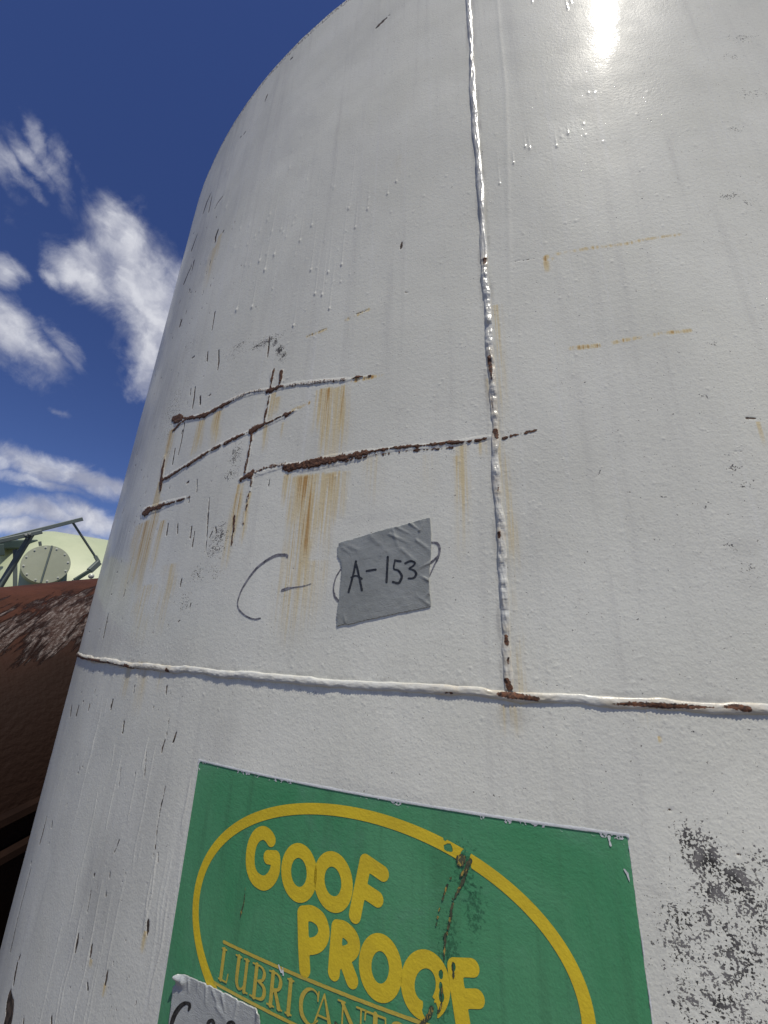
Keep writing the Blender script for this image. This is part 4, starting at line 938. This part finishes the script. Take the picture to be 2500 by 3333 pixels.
NR = 96; th = np.linspace(0, 2*math.pi, NR, endpoint=False); Pg = np.zeros((len(gprof), NR, 3))
for i, (t, r) in enumerate(gprof): Pg[i] = np.array(gc)+np.array(ga)*t+GR*r*(np.cos(th)[:, None]*-np.array(gp)+np.sin(th)[:, None]*np.array([0, 0, 1]))
link('body', gridmesh('body', Pg, closed=True), M_pale, gtank, smooth=False)
# small left drum
gd = at(-40, 1900, 7.9)
NRV = []
dr = .78; dc = gc+ga*-1.55+Vector((0, 0, -.12))
Pg = np.zeros((8, NR, 3))
for i, (t, r) in enumerate([(-2.6, .02), (-2.5, .6), (-2.2, .9), (-1.9, 1.0), (-.2, 1.0), (.25, .97), (.6, .8), (.9, .5)]): Pg[i] = np.array(dc)+np.array(ga)*t+GR*.93*r*(np.cos(th)[:, None]*-np.array(gp)+np.sin(th)[:, None]*np.array([0, 0, 1]))
drum = empty('pale_green_drum', (dc.x, dc.y, 0), 'rounded pale green tank end at the left photo edge, behind the slanted steel brace', 'steel tank')
link('body', gridmesh('body', Pg, closed=True), M_pale, drum, smooth=False)
for k_ in range(2):
    for o_, c_, tt in ((gtank, gc, (.6, 5.2)), (drum, dc, (-1.6, -.3))):
        q = c_+ga*tt[k_]; V, F = boxbar(Vector((q.x, q.y, .0))-gp*.9, Vector((q.x, q.y, .0))+gp*.9, .25, max(.3, 2*(c_.z-GR*.75)), Vector((0, 0, 1)))
        link('saddle', pymesh('saddle', V, F), M_gsteel, o_, smooth=False)
# manhole: neck + cover disc facing the camera, tilted slightly up
mc = at(151, 1836, 7.25); mn = (Vector((0, 0, EYE))-mc); mn.z = 0; mn.normalize()
mn = (mn+Vector((0, 0, .10))+ga*.02).normalized()
mr = .268
V, F = tube_between(mc-mn*.03, mc-mn*.75, mr*.97, n=48); link('manhole_neck', pymesh('manhole_neck', V, F), M_pale, gtank)
V1, F1 = tube_between(mc-mn*.03, mc-mn*.004, mr, n=64); V2, F2 = tube_between(mc-mn*.004, mc+mn*.002, mr, mr*.985, n=64, caps=True)
cov_o = link('manhole_cover', pymesh('manhole_cover', *join([(V1, F1), (V2, F2)])), M_cover, gtank, smooth=False)
mu = mn.cross(Vector((0, 0, 1))).normalized(); mv = mu.cross(mn).normalized()
for k in range(12):
    a = 2*math.pi*(k+.5)/12; c_ = mc+(mu*math.cos(a)+mv*math.sin(a))*mr*.88
    V, F = join([tube_between(c_, c_+mn*.008, .014, n=6), tube_between(c_+mn*.008, c_+mn*.014, .007, n=8)])
    ob = link('bolt', pymesh('bolt', V, F), M_bolt, gtank, smooth=False); ob.parent = cov_o; ob.location = (0, 0, 0)
V, F = boxbar(mc+mv*mr*.98+mn*.012, mc-mv*mr*.98+mn*.012, .02, .022, mn)
ob = link('cover_bar', pymesh('cover_bar', V, F), M_gsteel, gtank, smooth=False); ob.parent = cov_o; ob.location = (0, 0, 0)

# railing frame: bars at ~6.9 m
fr = empty('steel_frame', (at(150, 1900, 6.7).x, at(150, 1900, 6.7).y, 0), 'grey green folded steel guard frame standing in front of the pale green tank', 'steel frame')
def CA(x, y, d): return at(.2411*x, 1640+.2411*y, d)
def bar(name, p, q, w, h, mat=M_gsteel, up=Vector((0, 0, 1))):
    V, F = boxbar(p, q, w, h, up); return link(name, pymesh(name, V, F), mat, fr, smooth=False)
bar('top_bar', CA(-420,590,6.3), CA(1110,205,6.6), .04, .05)
bar('lower_bar', CA(-400,590,6.0), CA(555,378,6.2), .05, .05, M_gsteel)
bar('brace', CA(440,385,6.2), CA(-90,1260,6.3), .05, .052)
bar('strut', CA(985,255,6.6), CA(1285,710,6.9), .022, .024)
bar('strut', CA(1285,705,6.9), CA(1335,790,6.9), .04, .045)
bar('post', CA(205,620,6.5), CA(205,1200,6.5), .035, .04)
bar('foot_arm', CA(1335,790,6.9), CA(1210,905,6.85), .06, .075)
bar('foot_arm', CA(1225,895,6.85), CA(1010,1030,6.8), .05, .05, M_dsteel)
bar('clip', CA(345,400,6.15), CA(360,480,6.15), .025, .02)
bar('clip', CA(538,510,6.6), CA(545,565,6.6), .03, .03)
for x, y in ((400,400), (350,412)):
    V, F = tube_between(CA(x, y, 6.14), CA(x, y, 6.09), .014, n=6); link('bolt', pymesh('bolt', V, F), M_bolt, fr, smooth=False)
for px_, d_ in ((-90, 6.3), (205, 6.5)):                        # legs down to the ground, hidden behind the rusty tank
    q = CA(px_, 1200, d_); V, F = boxbar(q, Vector((q.x, q.y, 0)), .05, .05, Vector((1, 0, 0))); link('post', pymesh('post', V, F), M_gsteel, fr, smooth=False)
q = CA(1010, 1030, 6.8); V, F = boxbar(q, Vector((q.x, q.y, 0)), .05, .05, Vector((1, 0, 0))); link('post', pymesh('post', V, F), M_gsteel, fr, smooth=False)
# round hose coupling by the foot
hc = CA(1232, 975, 6.8); cp = empty('pipe_coupling', hc, 'small pale pipe end under the foot of the steel frame', 'pipe')
V, F = join([tube_between(hc, hc+ray(300, 1870)*.25, .028, n=16), tube_between(hc-ray(300, 1870)*.01, hc+ray(300, 1870)*.03, .036, n=16)]); link('pipe', pymesh('pipe', V, F), M_bolt, cp)
# dark green hatch box on top of the left drum
hb0, hb1 = CA(-150, 560, 8.0), CA(370, 552, 8.2)
hatch = empty('green_walkway', (hb0.x, hb0.y, hb0.z-.1), 'dark green steel walkway box on top of the left pale green tank end', 'walkway')
V, F = boxbar(hb0, hb1, .5, .13); link('walkway_plate', pymesh('walkway_plate', V, F), M_dsteel, hatch, smooth=False)
V, F = boxbar(CA(-150, 640, 7.7), CA(60, 620, 7.7), .05, .16); link('side_plate', pymesh('side_plate', V, F), M_dsteel, hatch, smooth=False)
